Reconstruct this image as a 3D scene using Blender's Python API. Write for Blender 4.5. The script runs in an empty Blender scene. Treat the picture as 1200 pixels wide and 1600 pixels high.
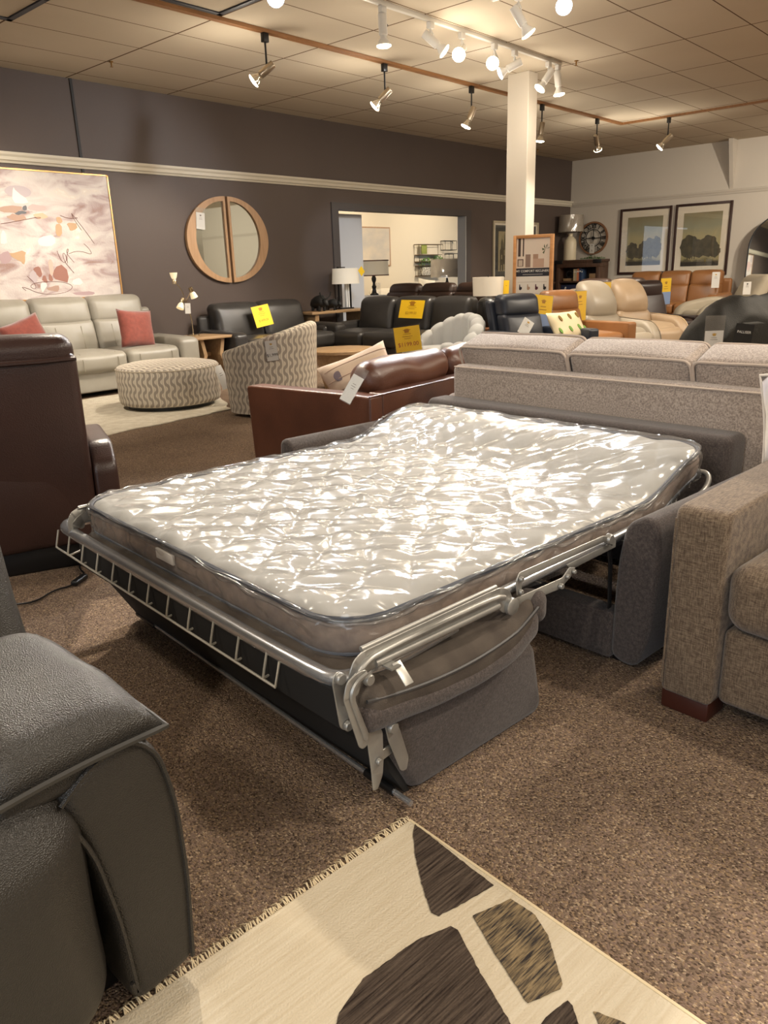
import bpy, bmesh, math, random
from mathutils import Vector, Matrix, noise
PI = math.pi
random.seed(7)
SC = bpy.context.scene
COL = SC.collection

# ---------------------------------------------------------------- camera
cam_d = bpy.data.cameras.new('camera')
cam = bpy.data.objects.new('camera', cam_d)
COL.objects.link(cam)
SC.camera = cam
YAW, PITCH, ROLL = math.radians(42.336), math.radians(17.5155), math.radians(-1.8819)
_f = Vector((math.cos(YAW) * math.cos(PITCH), math.sin(YAW) * math.cos(PITCH), -math.sin(PITCH)))
_r = Vector((math.sin(YAW), -math.cos(YAW), 0))
_u = _r.cross(_f)
_r2 = math.cos(ROLL) * _r + math.sin(ROLL) * _u
_u2 = -math.sin(ROLL) * _r + math.cos(ROLL) * _u
M = Matrix((( _r2.x, _u2.x, -_f.x, 0), (_r2.y, _u2.y, -_f.y, 0), (_r2.z, _u2.z, -_f.z, 0), (0, 0, 0, 1)))
cam.matrix_world = Matrix.Translation((0, 0, 1.17)) @ M
cam_d.sensor_fit = 'VERTICAL'
cam_d.sensor_height = 24
cam_d.lens = 1187.7 / 1600 * 24
cam_d.clip_start = 0.02

# ---------------------------------------------------------------- exposure, world, room lights
SC.view_settings.view_transform = 'Standard'
SC.view_settings.look = 'None'
SC.view_settings.gamma = 1
SC.view_settings.use_curve_mapping = False
SC.view_settings.exposure = 0.9
SC.cycles.max_bounces = 6
SC.cycles.diffuse_bounces = 3
SC.cycles.glossy_bounces = 3
SC.cycles.transparent_max_bounces = 32
SC.cycles.caustics_reflective = False
SC.cycles.caustics_refractive = False
SC.cycles.sample_clamp_indirect = 6
w = bpy.data.worlds.new('world')
SC.world = w
w.use_nodes = True
w.node_tree.nodes['Background'].inputs[0].default_value = (0.75, 0.86, 1.0, 1)
w.node_tree.nodes['Background'].inputs[1].default_value = 0.9

def area_light(name, loc, target, size, sizey, power, col):
    d = bpy.data.lights.new(name, 'AREA')
    d.shape = 'RECTANGLE'; d.size = size; d.size_y = sizey; d.energy = power; d.color = col
    o = bpy.data.objects.new(name, d); COL.objects.link(o)
    o.location = loc
    o.rotation_euler = (Vector(target) - Vector(loc)).to_track_quat('-Z', 'Y').to_euler()
    return o

def spot_light(name, loc, target, power, col=(1.0, 0.80, 0.56), angle=80, blend=0.5, size=0.05):
    d = bpy.data.lights.new(name, 'SPOT')
    d.energy = power; d.color = col; d.spot_size = math.radians(angle); d.spot_blend = blend; d.shadow_soft_size = size
    o = bpy.data.objects.new(name, d); COL.objects.link(o)
    o.location = loc
    o.rotation_euler = (Vector(target) - Vector(loc)).to_track_quat('-Z', 'Y').to_euler()
    return o

WARM = (1.0, 0.88, 0.72)
HC, YW, XW = 3.27, 8.64, 15.73
# unseen ceiling spots added to light the room like the store's other lamps
for i, (x, y, tx, ty, p) in enumerate([
        (2.2, -1.2, 1.6, 0.4, 110), (8.5, 1.2, 8.2, 3.2, 140), (11.5, 1.0, 12.5, 3.5, 170), (4.5, 0.2, 3.0, 1.4, 150),
        (13.2, 2.0, 15.7, 5.0, 220), (0.2, 3.6, 1.2, 2.6, 60), (2.2, 6.3, 3.4, 8.0, 140), (-1.5, 0.8, 0.4, 0.6, 80)]):
    spot_light('unseen_ceiling_spot', (x, y, 3.0), (tx, ty, 0.4), p, WARM, 110, 0.7, 0.08)
# lamp that lights the foot of the bed
spot_light('unseen_ceiling_spot', (2.8, 4.72, 2.95), (1.2, 2.0, 0.1), 300, WARM, 62, 0.5, 0.04)
spot_light('unseen_ceiling_spot', (12.0, -2.5, 3.0), (15.7, -3.3, 1.8), 240, WARM, 120, 0.8, 0.1)  # spot added to brighten the wall that the mirrors reflect
spot_light('unseen_ceiling_spot', (6.2, 4.72, 2.95), (9.15, 8.98, 1.1), 160, (0.75, 0.87, 1.0), 24, 0.6, 0.05)  # cool spot added to brighten the pale partition beyond the opening
# daylight through the shop windows behind the camera
area_light('shop_window_light', (-3.9, -1.0, 1.6), (4, 2, 0.8), 5.0, 2.0, 45, (0.86, 0.93, 1.0))
# soft area fills added at the ceiling behind the camera and over the aisle
area_light('fill_area_near', (0.5, -2.5, 3.15), (0.5, -2.5, 0), 4.0, 3.0, 60, (1.0, 0.86, 0.68))
area_light('fill_area_aisle', (9.0, -0.8, 3.15), (9.0, -0.8, 0), 8.0, 2.5, 160, (1.0, 0.84, 0.64))

# ---------------------------------------------------------------- helpers
def lin(c):
    return tuple(((v / 255) / 12.92 if v / 255 <= 0.04045 else ((v / 255 + 0.055) / 1.055) ** 2.4) for v in c)

def mat(name, col, rough=0.5, metal=0.0, spec=0.5, bump=None, var=None, coat=0.0, emit=None, sheen=0.0, weave=None, grad=None):
    """col, var colour in sRGB 0-255. bump=(kind, scale, strength). var=(scale, colour2, contrast, stretch)."""
    m = bpy.data.materials.new(name); m.use_nodes = True
    nt = m.node_tree; N = nt.nodes; L = nt.links
    b = N['Principled BSDF']
    c = lin(col)
    b.inputs['Base Color'].default_value = (*c, 1)
    b.inputs['Roughness'].default_value = rough
    b.inputs['Metallic'].default_value = metal
    b.inputs['Specular IOR Level'].default_value = spec
    b.inputs['Coat Weight'].default_value = coat
    b.inputs['Coat Roughness'].default_value = 0.15
    b.inputs['Sheen Weight'].default_value = sheen
    tc = N.new('ShaderNodeTexCoord')
    vec = tc.outputs['Object']
    colout = None
    if var:
        sc, c2, con, st = var
        mp = N.new('ShaderNodeMapping'); mp.inputs['Scale'].default_value = st
        L.new(vec, mp.inputs['Vector'])
        n = N.new('ShaderNodeTexNoise'); n.inputs['Scale'].default_value = sc; n.inputs['Detail'].default_value = 4
        L.new(mp.outputs[0], n.inputs['Vector'])
        r = N.new('ShaderNodeMapRange'); r.inputs['From Min'].default_value = 0.5 - con; r.inputs['From Max'].default_value = 0.5 + con
        L.new(n.outputs['Fac'], r.inputs['Value'])
        mx = N.new('ShaderNodeMix'); mx.data_type = 'RGBA'
        mx.inputs['A'].default_value = (*c, 1); mx.inputs['B'].default_value = (*lin(c2), 1)
        L.new(r.outputs[0], mx.inputs['Factor'])
        colout = mx.outputs['Result']
    if weave:
        sc, c3, amt = weave
        # threads in two directions, broken up by noise
        fac = None
        for st in ((sc, sc * 0.12, sc * 0.12), (sc * 0.12, sc, sc), ):
            mp = N.new('ShaderNodeMapping'); mp.inputs['Scale'].default_value = st
            L.new(vec, mp.inputs['Vector'])
            n = N.new('ShaderNodeTexNoise'); n.inputs['Scale'].default_value = 1; n.inputs['Detail'].default_value = 2
            L.new(mp.outputs[0], n.inputs['Vector'])
            if fac is None: fac = n.outputs['Fac']
            else:
                a = N.new('ShaderNodeMath'); a.operation = 'ADD'
                L.new(fac, a.inputs[0]); L.new(n.outputs['Fac'], a.inputs[1]); fac = a.outputs[0]
        r = N.new('ShaderNodeMapRange'); r.inputs['From Min'].default_value = 0.78; r.inputs['From Max'].default_value = 1.22
        r.inputs['To Max'].default_value = amt
        L.new(fac, r.inputs['Value'])
        mx = N.new('ShaderNodeMix'); mx.data_type = 'RGBA'
        if colout: L.new(colout, mx.inputs['A'])
        else: mx.inputs['A'].default_value = (*c, 1)
        mx.inputs['B'].default_value = (*lin(c3), 1)
        L.new(r.outputs[0], mx.inputs['Factor'])
        colout = mx.outputs['Result']
    if colout: L.new(colout, b.inputs['Base Color'])
    if bump:
        kind, sc, st = bump
        if kind == 'voronoi':
            t = N.new('ShaderNodeTexVoronoi'); t.inputs['Scale'].default_value = sc; o = t.outputs['Distance']
        else:
            t = N.new('ShaderNodeTexNoise'); t.inputs['Scale'].default_value = sc; t.inputs['Detail'].default_value = 3; o = t.outputs['Fac']
        L.new(vec, t.inputs['Vector'])
        bp = N.new('ShaderNodeBump'); bp.inputs['Strength'].default_value = st; bp.inputs['Distance'].default_value = 1.0 / sc
        L.new(o, bp.inputs['Height']); L.new(bp.outputs[0], b.inputs['Normal'])
    if emit:
        b.inputs['Emission Color'].default_value = (*lin(emit[0]), 1)
        b.inputs['Emission Strength'].default_value = emit[1]
    return m

def leather(name, col, rough=0.38, scale=220, st=0.25, col2=None):
    c2 = col2 or tuple(int(v * 0.82) for v in col)
    return mat(name, col, rough, spec=0.45, bump=('voronoi', scale, st), var=(5, c2, 0.25, (1, 1, 1)))

def wood(name, col, col2, stretch=(1, 12, 12), rough=0.45, scale=3):
    return mat(name, col, rough, var=(scale, col2, 0.2, stretch), bump=('noise', 60, 0.05))

# ---- objects
def link(o, parent=None):
    COL.objects.link(o)
    if parent is not None: o.parent = parent
    return o

def obj(name, bm, m, parent=None, smooth=True, angle=45):
    me = bpy.data.meshes.new(name)
    bmesh.ops.recalc_face_normals(bm, faces=bm.faces)
    bm.to_mesh(me); bm.free()
    for mm in (m if isinstance(m, (list, tuple)) else [m]): me.materials.append(mm)
    if smooth:
        me.polygons.foreach_set('use_smooth', [True] * len(me.polygons))
        me.set_sharp_from_angle(angle=math.radians(angle))
    return link(bpy.data.objects.new(name, me), parent)

def tag(o, label=None, cat=None, group=None, kind=None):
    if label: o['label'] = label
    if cat: o['category'] = cat
    if group: o['group'] = group
    if kind: o['kind'] = kind
    return o

def thing(name, label, cat, loc=(0, 0, 0), rz=0.0, group=None, rot=None):
    o = bpy.data.objects.new(name, None); COL.objects.link(o)
    o.empty_display_size = 0.05
    o.location = loc
    o.rotation_euler = rot if rot else (0, 0, math.radians(rz))
    return tag(o, label, cat, group)

def copy_thing(root, loc, rz=None, label=None, group=None):
    r = root.copy(); COL.objects.link(r); r.location = loc
    if rz is not None: r.rotation_euler = (0, 0, math.radians(rz))
    if label: r['label'] = label
    if group: r['group'] = group
    for ch in list(root.children):
        c = ch.copy(); COL.objects.link(c); c.parent = r
        for g in list(ch.children):
            d = g.copy(); COL.objects.link(d); d.parent = c
    return r

def xf(bm, verts=None, loc=(0, 0, 0), rot=(0, 0, 0), sc=(1, 1, 1)):
    m = Matrix.Translation(loc) @ Matrix.Rotation(rot[2], 4, 'Z') @ Matrix.Rotation(rot[1], 4, 'Y') @ Matrix.Rotation(rot[0], 4, 'X') @ Matrix.Diagonal((*sc, 1))
    bmesh.ops.transform(bm, matrix=m, verts=verts if verts is not None else bm.verts)
    return bm

def box(x0, x1, y0, y1, z0, z1, bev=0.0, bm=None, seg=2):
    own = bm is None
    t = bmesh.new()
    r = bmesh.ops.create_cube(t, size=1)
    xf(t, loc=((x0 + x1) / 2, (y0 + y1) / 2, (z0 + z1) / 2), sc=(abs(x1 - x0), abs(y1 - y0), abs(z1 - z0)))
    if bev: bmesh.ops.bevel(t, geom=t.edges[:], offset=bev, segments=seg, affect='EDGES', profile=0.5)
    return t if own else merge(bm, t)

def merge(a, b):
    me = bpy.data.meshes.new('tmp'); b.to_mesh(me); b.free(); a.from_mesh(me); bpy.data.meshes.remove(me)
    return a

def _axis_samples(h, r, n, k):
    r = min(r, h * 0.999)
    out = []
    for i in range(k):
        t = i / k
        out.append(-h + r * (1 - math.cos(t * PI / 2)) if False else -h + r * t)
    m = h - r
    if m > 1e-5:
        for i in range(n + 1): out.append(-m + 2 * m * i / n)
    else: out.append(0.0)
    for i in range(1, k + 1): out.append(h - r * (1 - i / k))
    return out

def softbox(sx, sy, sz, r=0.05, bulge=(0, 0, 0), n=6, k=4, deform=None, wr=0.0, wsc=6.0, seed=0.0):
    """An upholstery block: rounded box centred at the origin, faces swollen by bulge, then deformed, then slightly wrinkled."""
    hx, hy, hz = sx / 2, sy / 2, sz / 2
    r = min(r, hx * 0.98, hy * 0.98, hz * 0.98)
    A = [_axis_samples(h, r, n, k) for h in (hx, hy, hz)]
    H = (hx, hy, hz)
    bm = bmesh.new()
    vd = {}
    def V(p):
        key = (round(p[0], 6), round(p[1], 6), round(p[2], 6))
        if key in vd: return vd[key]
        q = Vector(p)
        inn = Vector([max(-(H[i] - r), min(H[i] - r, q[i])) for i in range(3)])
        d = q - inn
        # map the cube shell onto the rounded shell
        dd = Vector([d[i] / r if r else 0 for i in range(3)])
        x, y, z = dd
        s = Vector((x * math.sqrt(max(0, 1 - y * y / 2 - z * z / 2 + y * y * z * z / 3)),
                    y * math.sqrt(max(0, 1 - z * z / 2 - x * x / 2 + z * z * x * x / 3)),
                    z * math.sqrt(max(0, 1 - x * x / 2 - y * y / 2 + x * x * y * y / 3))))
        q = inn + s * r
        t = [q[i] / H[i] for i in range(3)]
        w = [(1 - t[i] ** 2) for i in range(3)]
        q = Vector((q[0] + t[0] * bulge[0] * w[1] * w[2], q[1] + t[1] * bulge[1] * w[0] * w[2], q[2] + t[2] * bulge[2] * w[0] * w[1]))
        if wr:
            nv = noise.noise_vector(q * wsc + Vector((seed, seed * 1.7, 0)))
            q = q + nv * wr
        if deform: q = Vector(deform(q))
        v = bm.verts.new(q); vd[key] = v
        return v
    for ax in range(3):
        a, b = [(1, 2), (2, 0), (0, 1)][ax]
        for sgn in (-1, 1):
            for i in range(len(A[a]) - 1):
                for j in range(len(A[b]) - 1):
                    ps = []
                    for (u, v) in ((i, j), (i + 1, j), (i + 1, j + 1), (i, j + 1)):
                        p = [0, 0, 0]; p[ax] = sgn * H[ax]; p[a] = A[a][u]; p[b] = A[b][v]
                        ps.append(V(p))
                    if len(set(ps)) == 4:
                        try: bm.faces.new(ps if sgn > 0 else ps[::-1])
                        except ValueError: pass
    return bm

def cushion(name, c, s, m, parent, r=0.05, bulge=(0, 0, 0), rot=(0, 0, 0), **kw):
    bm = softbox(*s, r=r, bulge=bulge, **kw)
    xf(bm, loc=c, rot=rot)
    return obj(name, bm, m, parent, angle=70)

def tube(pts, rad, n=8, closed=False, bm=None):
    own = bm if bm is not None else bmesh.new()
    pts = [Vector(p) for p in pts]
    N = len(pts)
    rads = rad if isinstance(rad, (list, tuple)) else [rad] * N
    rings = []
    prev = None
    for i, p in enumerate(pts):
        if closed: t = (pts[(i + 1) % N] - pts[i - 1])
        else: t = pts[min(i + 1, N - 1)] - pts[max(i - 1, 0)]
        if t.length < 1e-9: t = Vector((0, 0, 1))
        t.normalize()
        if prev is None:
            a = Vector((0, 0, 1)) if abs(t.z) < 0.9 else Vector((1, 0, 0))
            nrm = (a - t * a.dot(t)).normalized()
        else:
            nrm = prev - t * prev.dot(t)
            nrm = nrm.normalized() if nrm.length > 1e-6 else Vector((1, 0, 0))
        prev = nrm
        bn = t.cross(nrm)
        rings.append([own.verts.new(p + (nrm * math.cos(2 * PI * k / n) + bn * math.sin(2 * PI * k / n)) * rads[i]) for k in range(n)])
    for i in range(N if closed else N - 1):
        a, b = rings[i], rings[(i + 1) % N]
        for k in range(n):
            own.faces.new((a[k], a[(k + 1) % n], b[(k + 1) % n], b[k]))
    if not closed:
        own.faces.new(rings[0][::-1]); own.faces.new(rings[-1])
    return own

def smooth_path(pts, it=2, closed=False):
    pts = [Vector(p) for p in pts]
    for _ in range(it):
        out = [] if closed else [pts[0]]
        rng = range(len(pts)) if closed else range(len(pts) - 1)
        for i in rng:
            a, b = pts[i], pts[(i + 1) % len(pts)]
            out += [a * 0.75 + b * 0.25, a * 0.25 + b * 0.75]
        if not closed: out.append(pts[-1])
        pts = out
    return pts

def lathe(prof, n=24, bm=None, cap=True):
    own = bm if bm is not None else bmesh.new()
    rings = [[own.verts.new((r * math.cos(2 * PI * k / n), r * math.sin(2 * PI * k / n), z)) for k in range(n)] for r, z in prof]
    for a, b in zip(rings, rings[1:]):
        for k in range(n): own.faces.new((a[k], a[(k + 1) % n], b[(k + 1) % n], b[k]))
    if cap:
        own.faces.new(rings[0][::-1]); own.faces.new(rings[-1])
    return own

def fillet(poly, rads, seg=5):
    """Round the corners of a 2-D polygon; rads one radius or one per corner."""
    n = len(poly)
    rr = rads if isinstance(rads, (list, tuple)) else [rads] * n
    out = []
    for i in range(n):
        p = Vector(poly[i]); a = Vector(poly[i - 1]); b = Vector(poly[(i + 1) % n])
        if rr[i] <= 0: out.append(p); continue
        d1 = (a - p); d2 = (b - p)
        r = min(rr[i], d1.length * 0.48, d2.length * 0.48)
        d1.normalize(); d2.normalize()
        s = p + d1 * r; e = p + d2 * r
        for k in range(seg + 1):
            t = k / seg
            out.append(s * (1 - t) ** 2 + p * 2 * t * (1 - t) + e * t * t)
    return out

def prism(poly, d0, d1, plane='yz', bev=0.0, seg=3, bm=None):
    """Extrude a 2-D outline from d0 to d1 along the axis left out of plane ('yz' -> x, 'xz' -> y, 'xy' -> z); rims bevelled."""
    t = bmesh.new()
    def P(a, b, d):
        return {'yz': (d, a, b), 'xz': (a, d, b), 'xy': (a, b, d)}[plane]
    lo = [t.verts.new(P(p[0], p[1], d0)) for p in poly]
    hi = [t.verts.new(P(p[0], p[1], d1)) for p in poly]
    t.faces.new(lo); t.faces.new(hi[::-1])
    n = len(poly)
    for i in range(n): t.faces.new((lo[i], hi[i], hi[(i + 1) % n], lo[(i + 1) % n]))
    bmesh.ops.recalc_face_normals(t, faces=t.faces)
    if bev:
        rim = [e for e in t.edges if all(v in set(lo) for v in e.verts) or all(v in set(hi) for v in e.verts)]
        bmesh.ops.bevel(t, geom=rim, offset=bev, segments=seg, affect='EDGES', profile=0.5)
    # big n-gon caps shade badly: triangulate them
    bmesh.ops.triangulate(t, faces=[f for f in t.faces if len(f.verts) > 4])
    return t if bm is None else merge(bm, t)

def text_bm(s, size=0.1, depth=0.0, align='CENTER', bold=0.0):
    cu = bpy.data.curves.new('txt', 'FONT'); cu.body = s; cu.size = size; cu.extrude = depth
    cu.align_x = align; cu.align_y = 'CENTER'; cu.offset = bold; cu.resolution_u = 3
    o = bpy.data.objects.new('txt', cu); COL.objects.link(o)
    dg = bpy.context.evaluated_depsgraph_get()
    me = bpy.data.meshes.new_from_object(o.evaluated_get(dg))
    bm = bmesh.new(); bm.from_mesh(me)
    bpy.data.objects.remove(o); bpy.data.curves.remove(cu); bpy.data.meshes.remove(me)
    return bm

def flat(polys, z=0.0, bm=None, mi=0, thick=0.0):
    """Flat polygons in local xy at height z (each a list of 2-D points)."""
    own = bm if bm is not None else bmesh.new()
    for p in polys:
        vs = [own.verts.new((q[0], q[1], z)) for q in p]
        f = own.faces.new(vs); f.material_index = mi
        if f.normal.length == 0: f.normal_update()
        if f.normal.z < 0: f.normal_flip()
    return own

def ell(cx, cy, rx, ry, n=24, a0=0, a1=2 * PI, rot=0):
    full = abs(a1 - a0) > 6.28
    out = []
    for i in range(n + (0 if full else 1)):
        a = a0 + (a1 - a0) * i / n
        x, y = rx * math.cos(a), ry * math.sin(a)
        out.append((cx + x * math.cos(rot) - y * math.sin(rot), cy + x * math.sin(rot) + y * math.cos(rot)))
    return out

# ================================================================ the setting
def struct(name, bm, m, smooth=False):
    o = obj(name, bm, m, None, smooth); o['kind'] = 'structure'; return o

def carpet_mat():
    m = mat('carpet', (128, 104, 80), 0.95, spec=0.1, bump=('noise', 260, 0.5))
    nt = m.node_tree; N = nt.nodes; L = nt.links; b = N['Principled BSDF']
    tc = N.new('ShaderNodeTexCoord')
    mp = N.new('ShaderNodeMapping'); mp.inputs['Rotation'].default_value = (0, 0, 0.1); mp.inputs['Scale'].default_value = (300, 215, 1)
    L.new(tc.outputs['Object'], mp.inputs['Vector'])
    v = N.new('ShaderNodeTexVoronoi'); v.inputs['Scale'].default_value = 1.0
    L.new(mp.outputs[0], v.inputs['Vector'])
    cr = N.new('ShaderNodeValToRGB')
    sp = N.new('ShaderNodeSeparateColor'); L.new(v.outputs['Color'], sp.inputs[0])
    L.new(sp.outputs[0], cr.inputs['Fac'])
    el = cr.color_ramp.elements
    el[0].position = 0; el[0].color = (*lin((72, 59, 50)), 1)
    el[1].position = 1; el[1].color = (*lin((176, 156, 132)), 1)
    for p, c in ((0.25, (106, 89, 75)), (0.5, (130, 111, 94)), (0.72, (126, 106, 96)), (0.88, (146, 122, 94))):
        e = el.new(p); e.color = (*lin(c), 1)
    n = N.new('ShaderNodeTexNoise'); n.inputs['Scale'].default_value = 1.3; n.inputs['Detail'].default_value = 6
    L.new(tc.outputs['Object'], n.inputs['Vector'])
    mr = N.new('ShaderNodeMapRange'); mr.inputs['From Min'].default_value = 0.35; mr.inputs['From Max'].default_value = 0.65
    mr.inputs['To Min'].default_value = 0.88; mr.inputs['To Max'].default_value = 1.12
    L.new(n.outputs['Fac'], mr.inputs['Value'])
    mx = N.new('ShaderNodeVectorMath'); mx.operation = 'SCALE'
    L.new(cr.outputs[0], mx.inputs[0]); L.new(mr.outputs[0], mx.inputs['Scale'])
    L.new(mx.outputs[0], b.inputs['Base Color'])
    bp = N.new('ShaderNodeBump'); bp.inputs['Strength'].default_value = 0.7; bp.inputs['Distance'].default_value = 0.006
    iv = N.new('ShaderNodeMath'); iv.operation = 'SUBTRACT'; iv.inputs[0].default_value = 1
    L.new(v.outputs['Distance'], iv.inputs[1]); L.new(iv.outputs[0], bp.inputs['Height'])
    L.new(bp.outputs[0], b.inputs['Normal'])
    return m

def ceiling_mat():
    """Lay-in ceiling panels with thin dark joints, slightly mottled."""
    m = mat('ceiling_panels', (196, 182, 160), 0.9, spec=0.1, bump=('noise', 120, 0.15))
    nt = m.node_tree; N = nt.nodes; L = nt.links; b = N['Principled BSDF']
    tc = N.new('ShaderNodeTexCoord'); sx = N.new('ShaderNodeSeparateXYZ'); L.new(tc.outputs['Object'], sx.inputs[0])
    def line(out, off, per, wd):
        a = N.new('ShaderNodeMath'); a.operation = 'ADD'; a.inputs[1].default_value = 100 * per - off; L.new(out, a.inputs[0])
        p = N.new('ShaderNodeMath'); p.operation = 'PINGPONG'; p.inputs[1].default_value = per / 2; L.new(a.outputs[0], p.inputs[0])
        c = N.new('ShaderNodeMath'); c.operation = 'LESS_THAN'; c.inputs[1].default_value = wd; L.new(p.outputs[0], c.inputs[0])
        return c.outputs[0]
    l1 = line(sx.outputs[0], 5.89, 1.262, 0.009); l2 = line(sx.outputs[1], 4.06, 0.62, 0.006)
    mxm = N.new('ShaderNodeMath'); mxm.operation = 'MAXIMUM'; L.new(l1, mxm.inputs[0]); L.new(l2, mxm.inputs[1])
    n = N.new('ShaderNodeTexNoise'); n.inputs['Scale'].default_value = 0.8; n.inputs['Detail'].default_value = 8
    L.new(tc.outputs['Object'], n.inputs['Vector'])
    mx0 = N.new('ShaderNodeMix'); mx0.data_type = 'RGBA'
    mx0.inputs['A'].default_value = (*lin((184, 172, 152)), 1); mx0.inputs['B'].default_value = (*lin((206, 194, 174)), 1)
    L.new(n.outputs['Fac'], mx0.inputs['Factor'])
    mx = N.new('ShaderNodeMix'); mx.data_type = 'RGBA'
    mx.inputs['B'].default_value = (*lin((96, 74, 54)), 1)
    L.new(mx0.outputs['Result'], mx.inputs['A']); L.new(mxm.outputs[0], mx.inputs['Factor'])
    L.new(mx.outputs['Result'], b.inputs['Base Color'])
    return m

M_CARPET = carpet_mat()
M_DARKWALL = mat('charcoal_wall_paint', (90, 78, 72), 0.55, spec=0.35, bump=('noise', 90, 0.05), var=(0.7, (82, 71, 66), 0.3, (1, 1, 1)))
M_LIGHTWALL = mat('warm_white_wall_paint', (196, 188, 176), 0.8, bump=('noise', 90, 0.05))
M_CREAMWALL = mat('cream_wall_paint', (226, 212, 186), 0.8)
M_TRIM = mat('painted_rail', (206, 198, 180), 0.5)
M_WOODSTRIP = wood('oak_strip', (156, 112, 70), (134, 92, 54), (1, 8, 8))

struct('floor', box(-4, XW + 6, -5, 14, -0.05, 0), M_CARPET)
struct('ceiling', box(-4, XW + 0.1, -5, YW + 0.1, HC, HC + 0.1), ceiling_mat())
# dark wall with the wide opening into the next room
DX0, DX1, DZ = 8.67, 11.93, 2.08
b = box(-4, DX0, YW, YW + 0.16, 0, HC); box(DX1, XW, YW, YW + 0.16, 0, HC, bm=b); box(DX0, DX1, YW, YW + 0.16, DZ, HC, bm=b)
struct('wall_left', b, M_DARKWALL)
struct('wall_back', box(XW, XW + 0.16, -5, YW + 0.16, 0, HC), M_LIGHTWALL)
b = box(-4.1, -4, -5, -3.5, 0, HC); box(-4.1, -4, 1.5, YW, 0, HC, bm=b); box(-4.1, -4, -3.5, 1.5, 0, 0.5, bm=b); box(-4.1, -4, -3.5, 1.5, 2.7, HC, bm=b)
struct('wall_front', b, M_LIGHTWALL)
struct('wall_right', box(-4.1, XW, -5.1, -5, 0, HC), M_LIGHTWALL)
b = box(-4.06, -4.0, -3.5, -3.4, 0.5, 2.7)
for y in (-1.7, 0.0, 1.4): box(-4.06, -4.0, y, y + 0.08, 0.5, 2.7, bm=b)
struct('window_1', b, mat('window_bars', (220, 220, 218), 0.4))
# the picture rails
prof = [(0, 0), (-0.02, 0), (-0.03, 0.02), (-0.045, 0.03), (-0.05, 0.06), (-0.065, 0.08), (-0.07, 0.105), (-0.03, 0.11), (0, 0.11)]
struct('trim_1', prism([(YW + a, 2.37 + z) for a, z in prof], -4, XW, 'yz'), M_TRIM)
prof = [(0, 0), (-0.015, 0), (-0.02, 0.03), (-0.03, 0.05), (-0.03, 0.075), (0, 0.08)]
struct('trim_2', prism([(XW + a, 2.355 + z) for a, z in prof], -5, YW - 0.07, 'xz'), mat('painted_rail_light', (188, 180, 168), 0.6))
# opening casing
b = box(DX0 - 0.14, DX0, YW - 0.02, YW + 0.02, 0, DZ + 0.10); box(DX0, DX1, YW - 0.02, YW + 0.02, DZ, DZ + 0.10, bm=b); box(DX1, DX1 + 0.14, YW - 0.02, YW + 0.02, 0, DZ + 0.10, bm=b)
struct('trim_3', b, mat('charcoal_casing', (70, 64, 63), 0.5))
struct('trim_4', box(DX1 - 0.02, DX1 + 0.0, YW - 0.01, YW + 0.17, 0, DZ), mat('grey_jamb', (168, 166, 162), 0.5))
# strip of wood on the ceiling that carries the black lamps; it turns a corner
b = box(-4, 12.34, 5.90, 5.96, HC - 0.028, HC + 0.005); box(12.28, 12.34, -5, 5.90, HC - 0.028, HC + 0.005, bm=b)
struct('trim_5', b, M_WOODSTRIP)
# dark joint running down the dark wall above the sofa
struct('trim_6', box(4.66, 4.69, YW - 0.012, YW + 0.01, 2.25, HC), mat('black_joint', (26, 24, 24), 0.6))
# white square column
struct('trim_7', box(8.28, 8.47, 5.13, 5.41, 0, HC, bev=0.006), mat('column_white', (216, 208, 194), 0.55))
# diagonal brace on the light wall
struct('trim_8', prism([(XW + 0.0, 2.44), (XW - 0.28, HC), (XW, HC)], 5.30, 5.37, 'xz'), mat('brace_paint', (190, 182, 170), 0.7))
# next room
b = box(DX0 - 3, XW + 6, 12.5, 12.6, 0, 2.9)
struct('wall_far', b, M_CREAMWALL)
struct('ceiling_far', box(DX0 - 3, XW + 6, YW + 0.16, 12.6, 2.52, 2.6), mat('far_ceiling', (226, 214, 192), 0.9))
struct('wall_far_right', box(XW + 5.9, XW + 6, YW + 0.16, 12.6, 0, 2.6), M_CREAMWALL)
struct('wall_partition', box(DX0 - 2.5, 9.55, 8.98, 9.08, 0, 2.06), mat('pale_grey_partition', (206, 208, 212), 0.6))
struct('trim_9', box(8.86, 8.875, 8.965, 8.985, 0, 2.06), mat('grey_joint', (130, 132, 136), 0.6))
spot_light('next_room_lamp_light', (12.2, 10.6, 2.45), (14.0, 12.5, 1.3), 120, WARM, 130, 0.8, 0.1)
spot_light('next_room_lamp_light', (15.5, 10.4, 2.45), (15.6, 12.5, 1.3), 85, WARM, 130, 0.8, 0.1)
spot_light('next_room_lamp_light', (9.6, 10.6, 2.4), (9.2, 9.1, 1.0), 40, (0.85, 0.92, 1.0), 120, 0.8, 0.1)

# ---- track lamps
M_BLACKM = mat('black_metal', (18, 18, 19), 0.4)
M_NICKEL = mat('brushed_nickel', (176, 164, 146), 0.28, 1.0)
M_WHITEM = mat('white_enamel', (226, 224, 218), 0.35)
M_BULBW = mat('bulb_face_warm', (255, 240, 214), 0.4, emit=((255, 232, 196), 9))
M_BULBC = mat('bulb_face_cool', (230, 240, 255), 0.4, emit=((214, 230, 255), 9))
M_BULBG = mat('bulb_reflector', (210, 204, 190), 0.15, 0.9)

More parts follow.
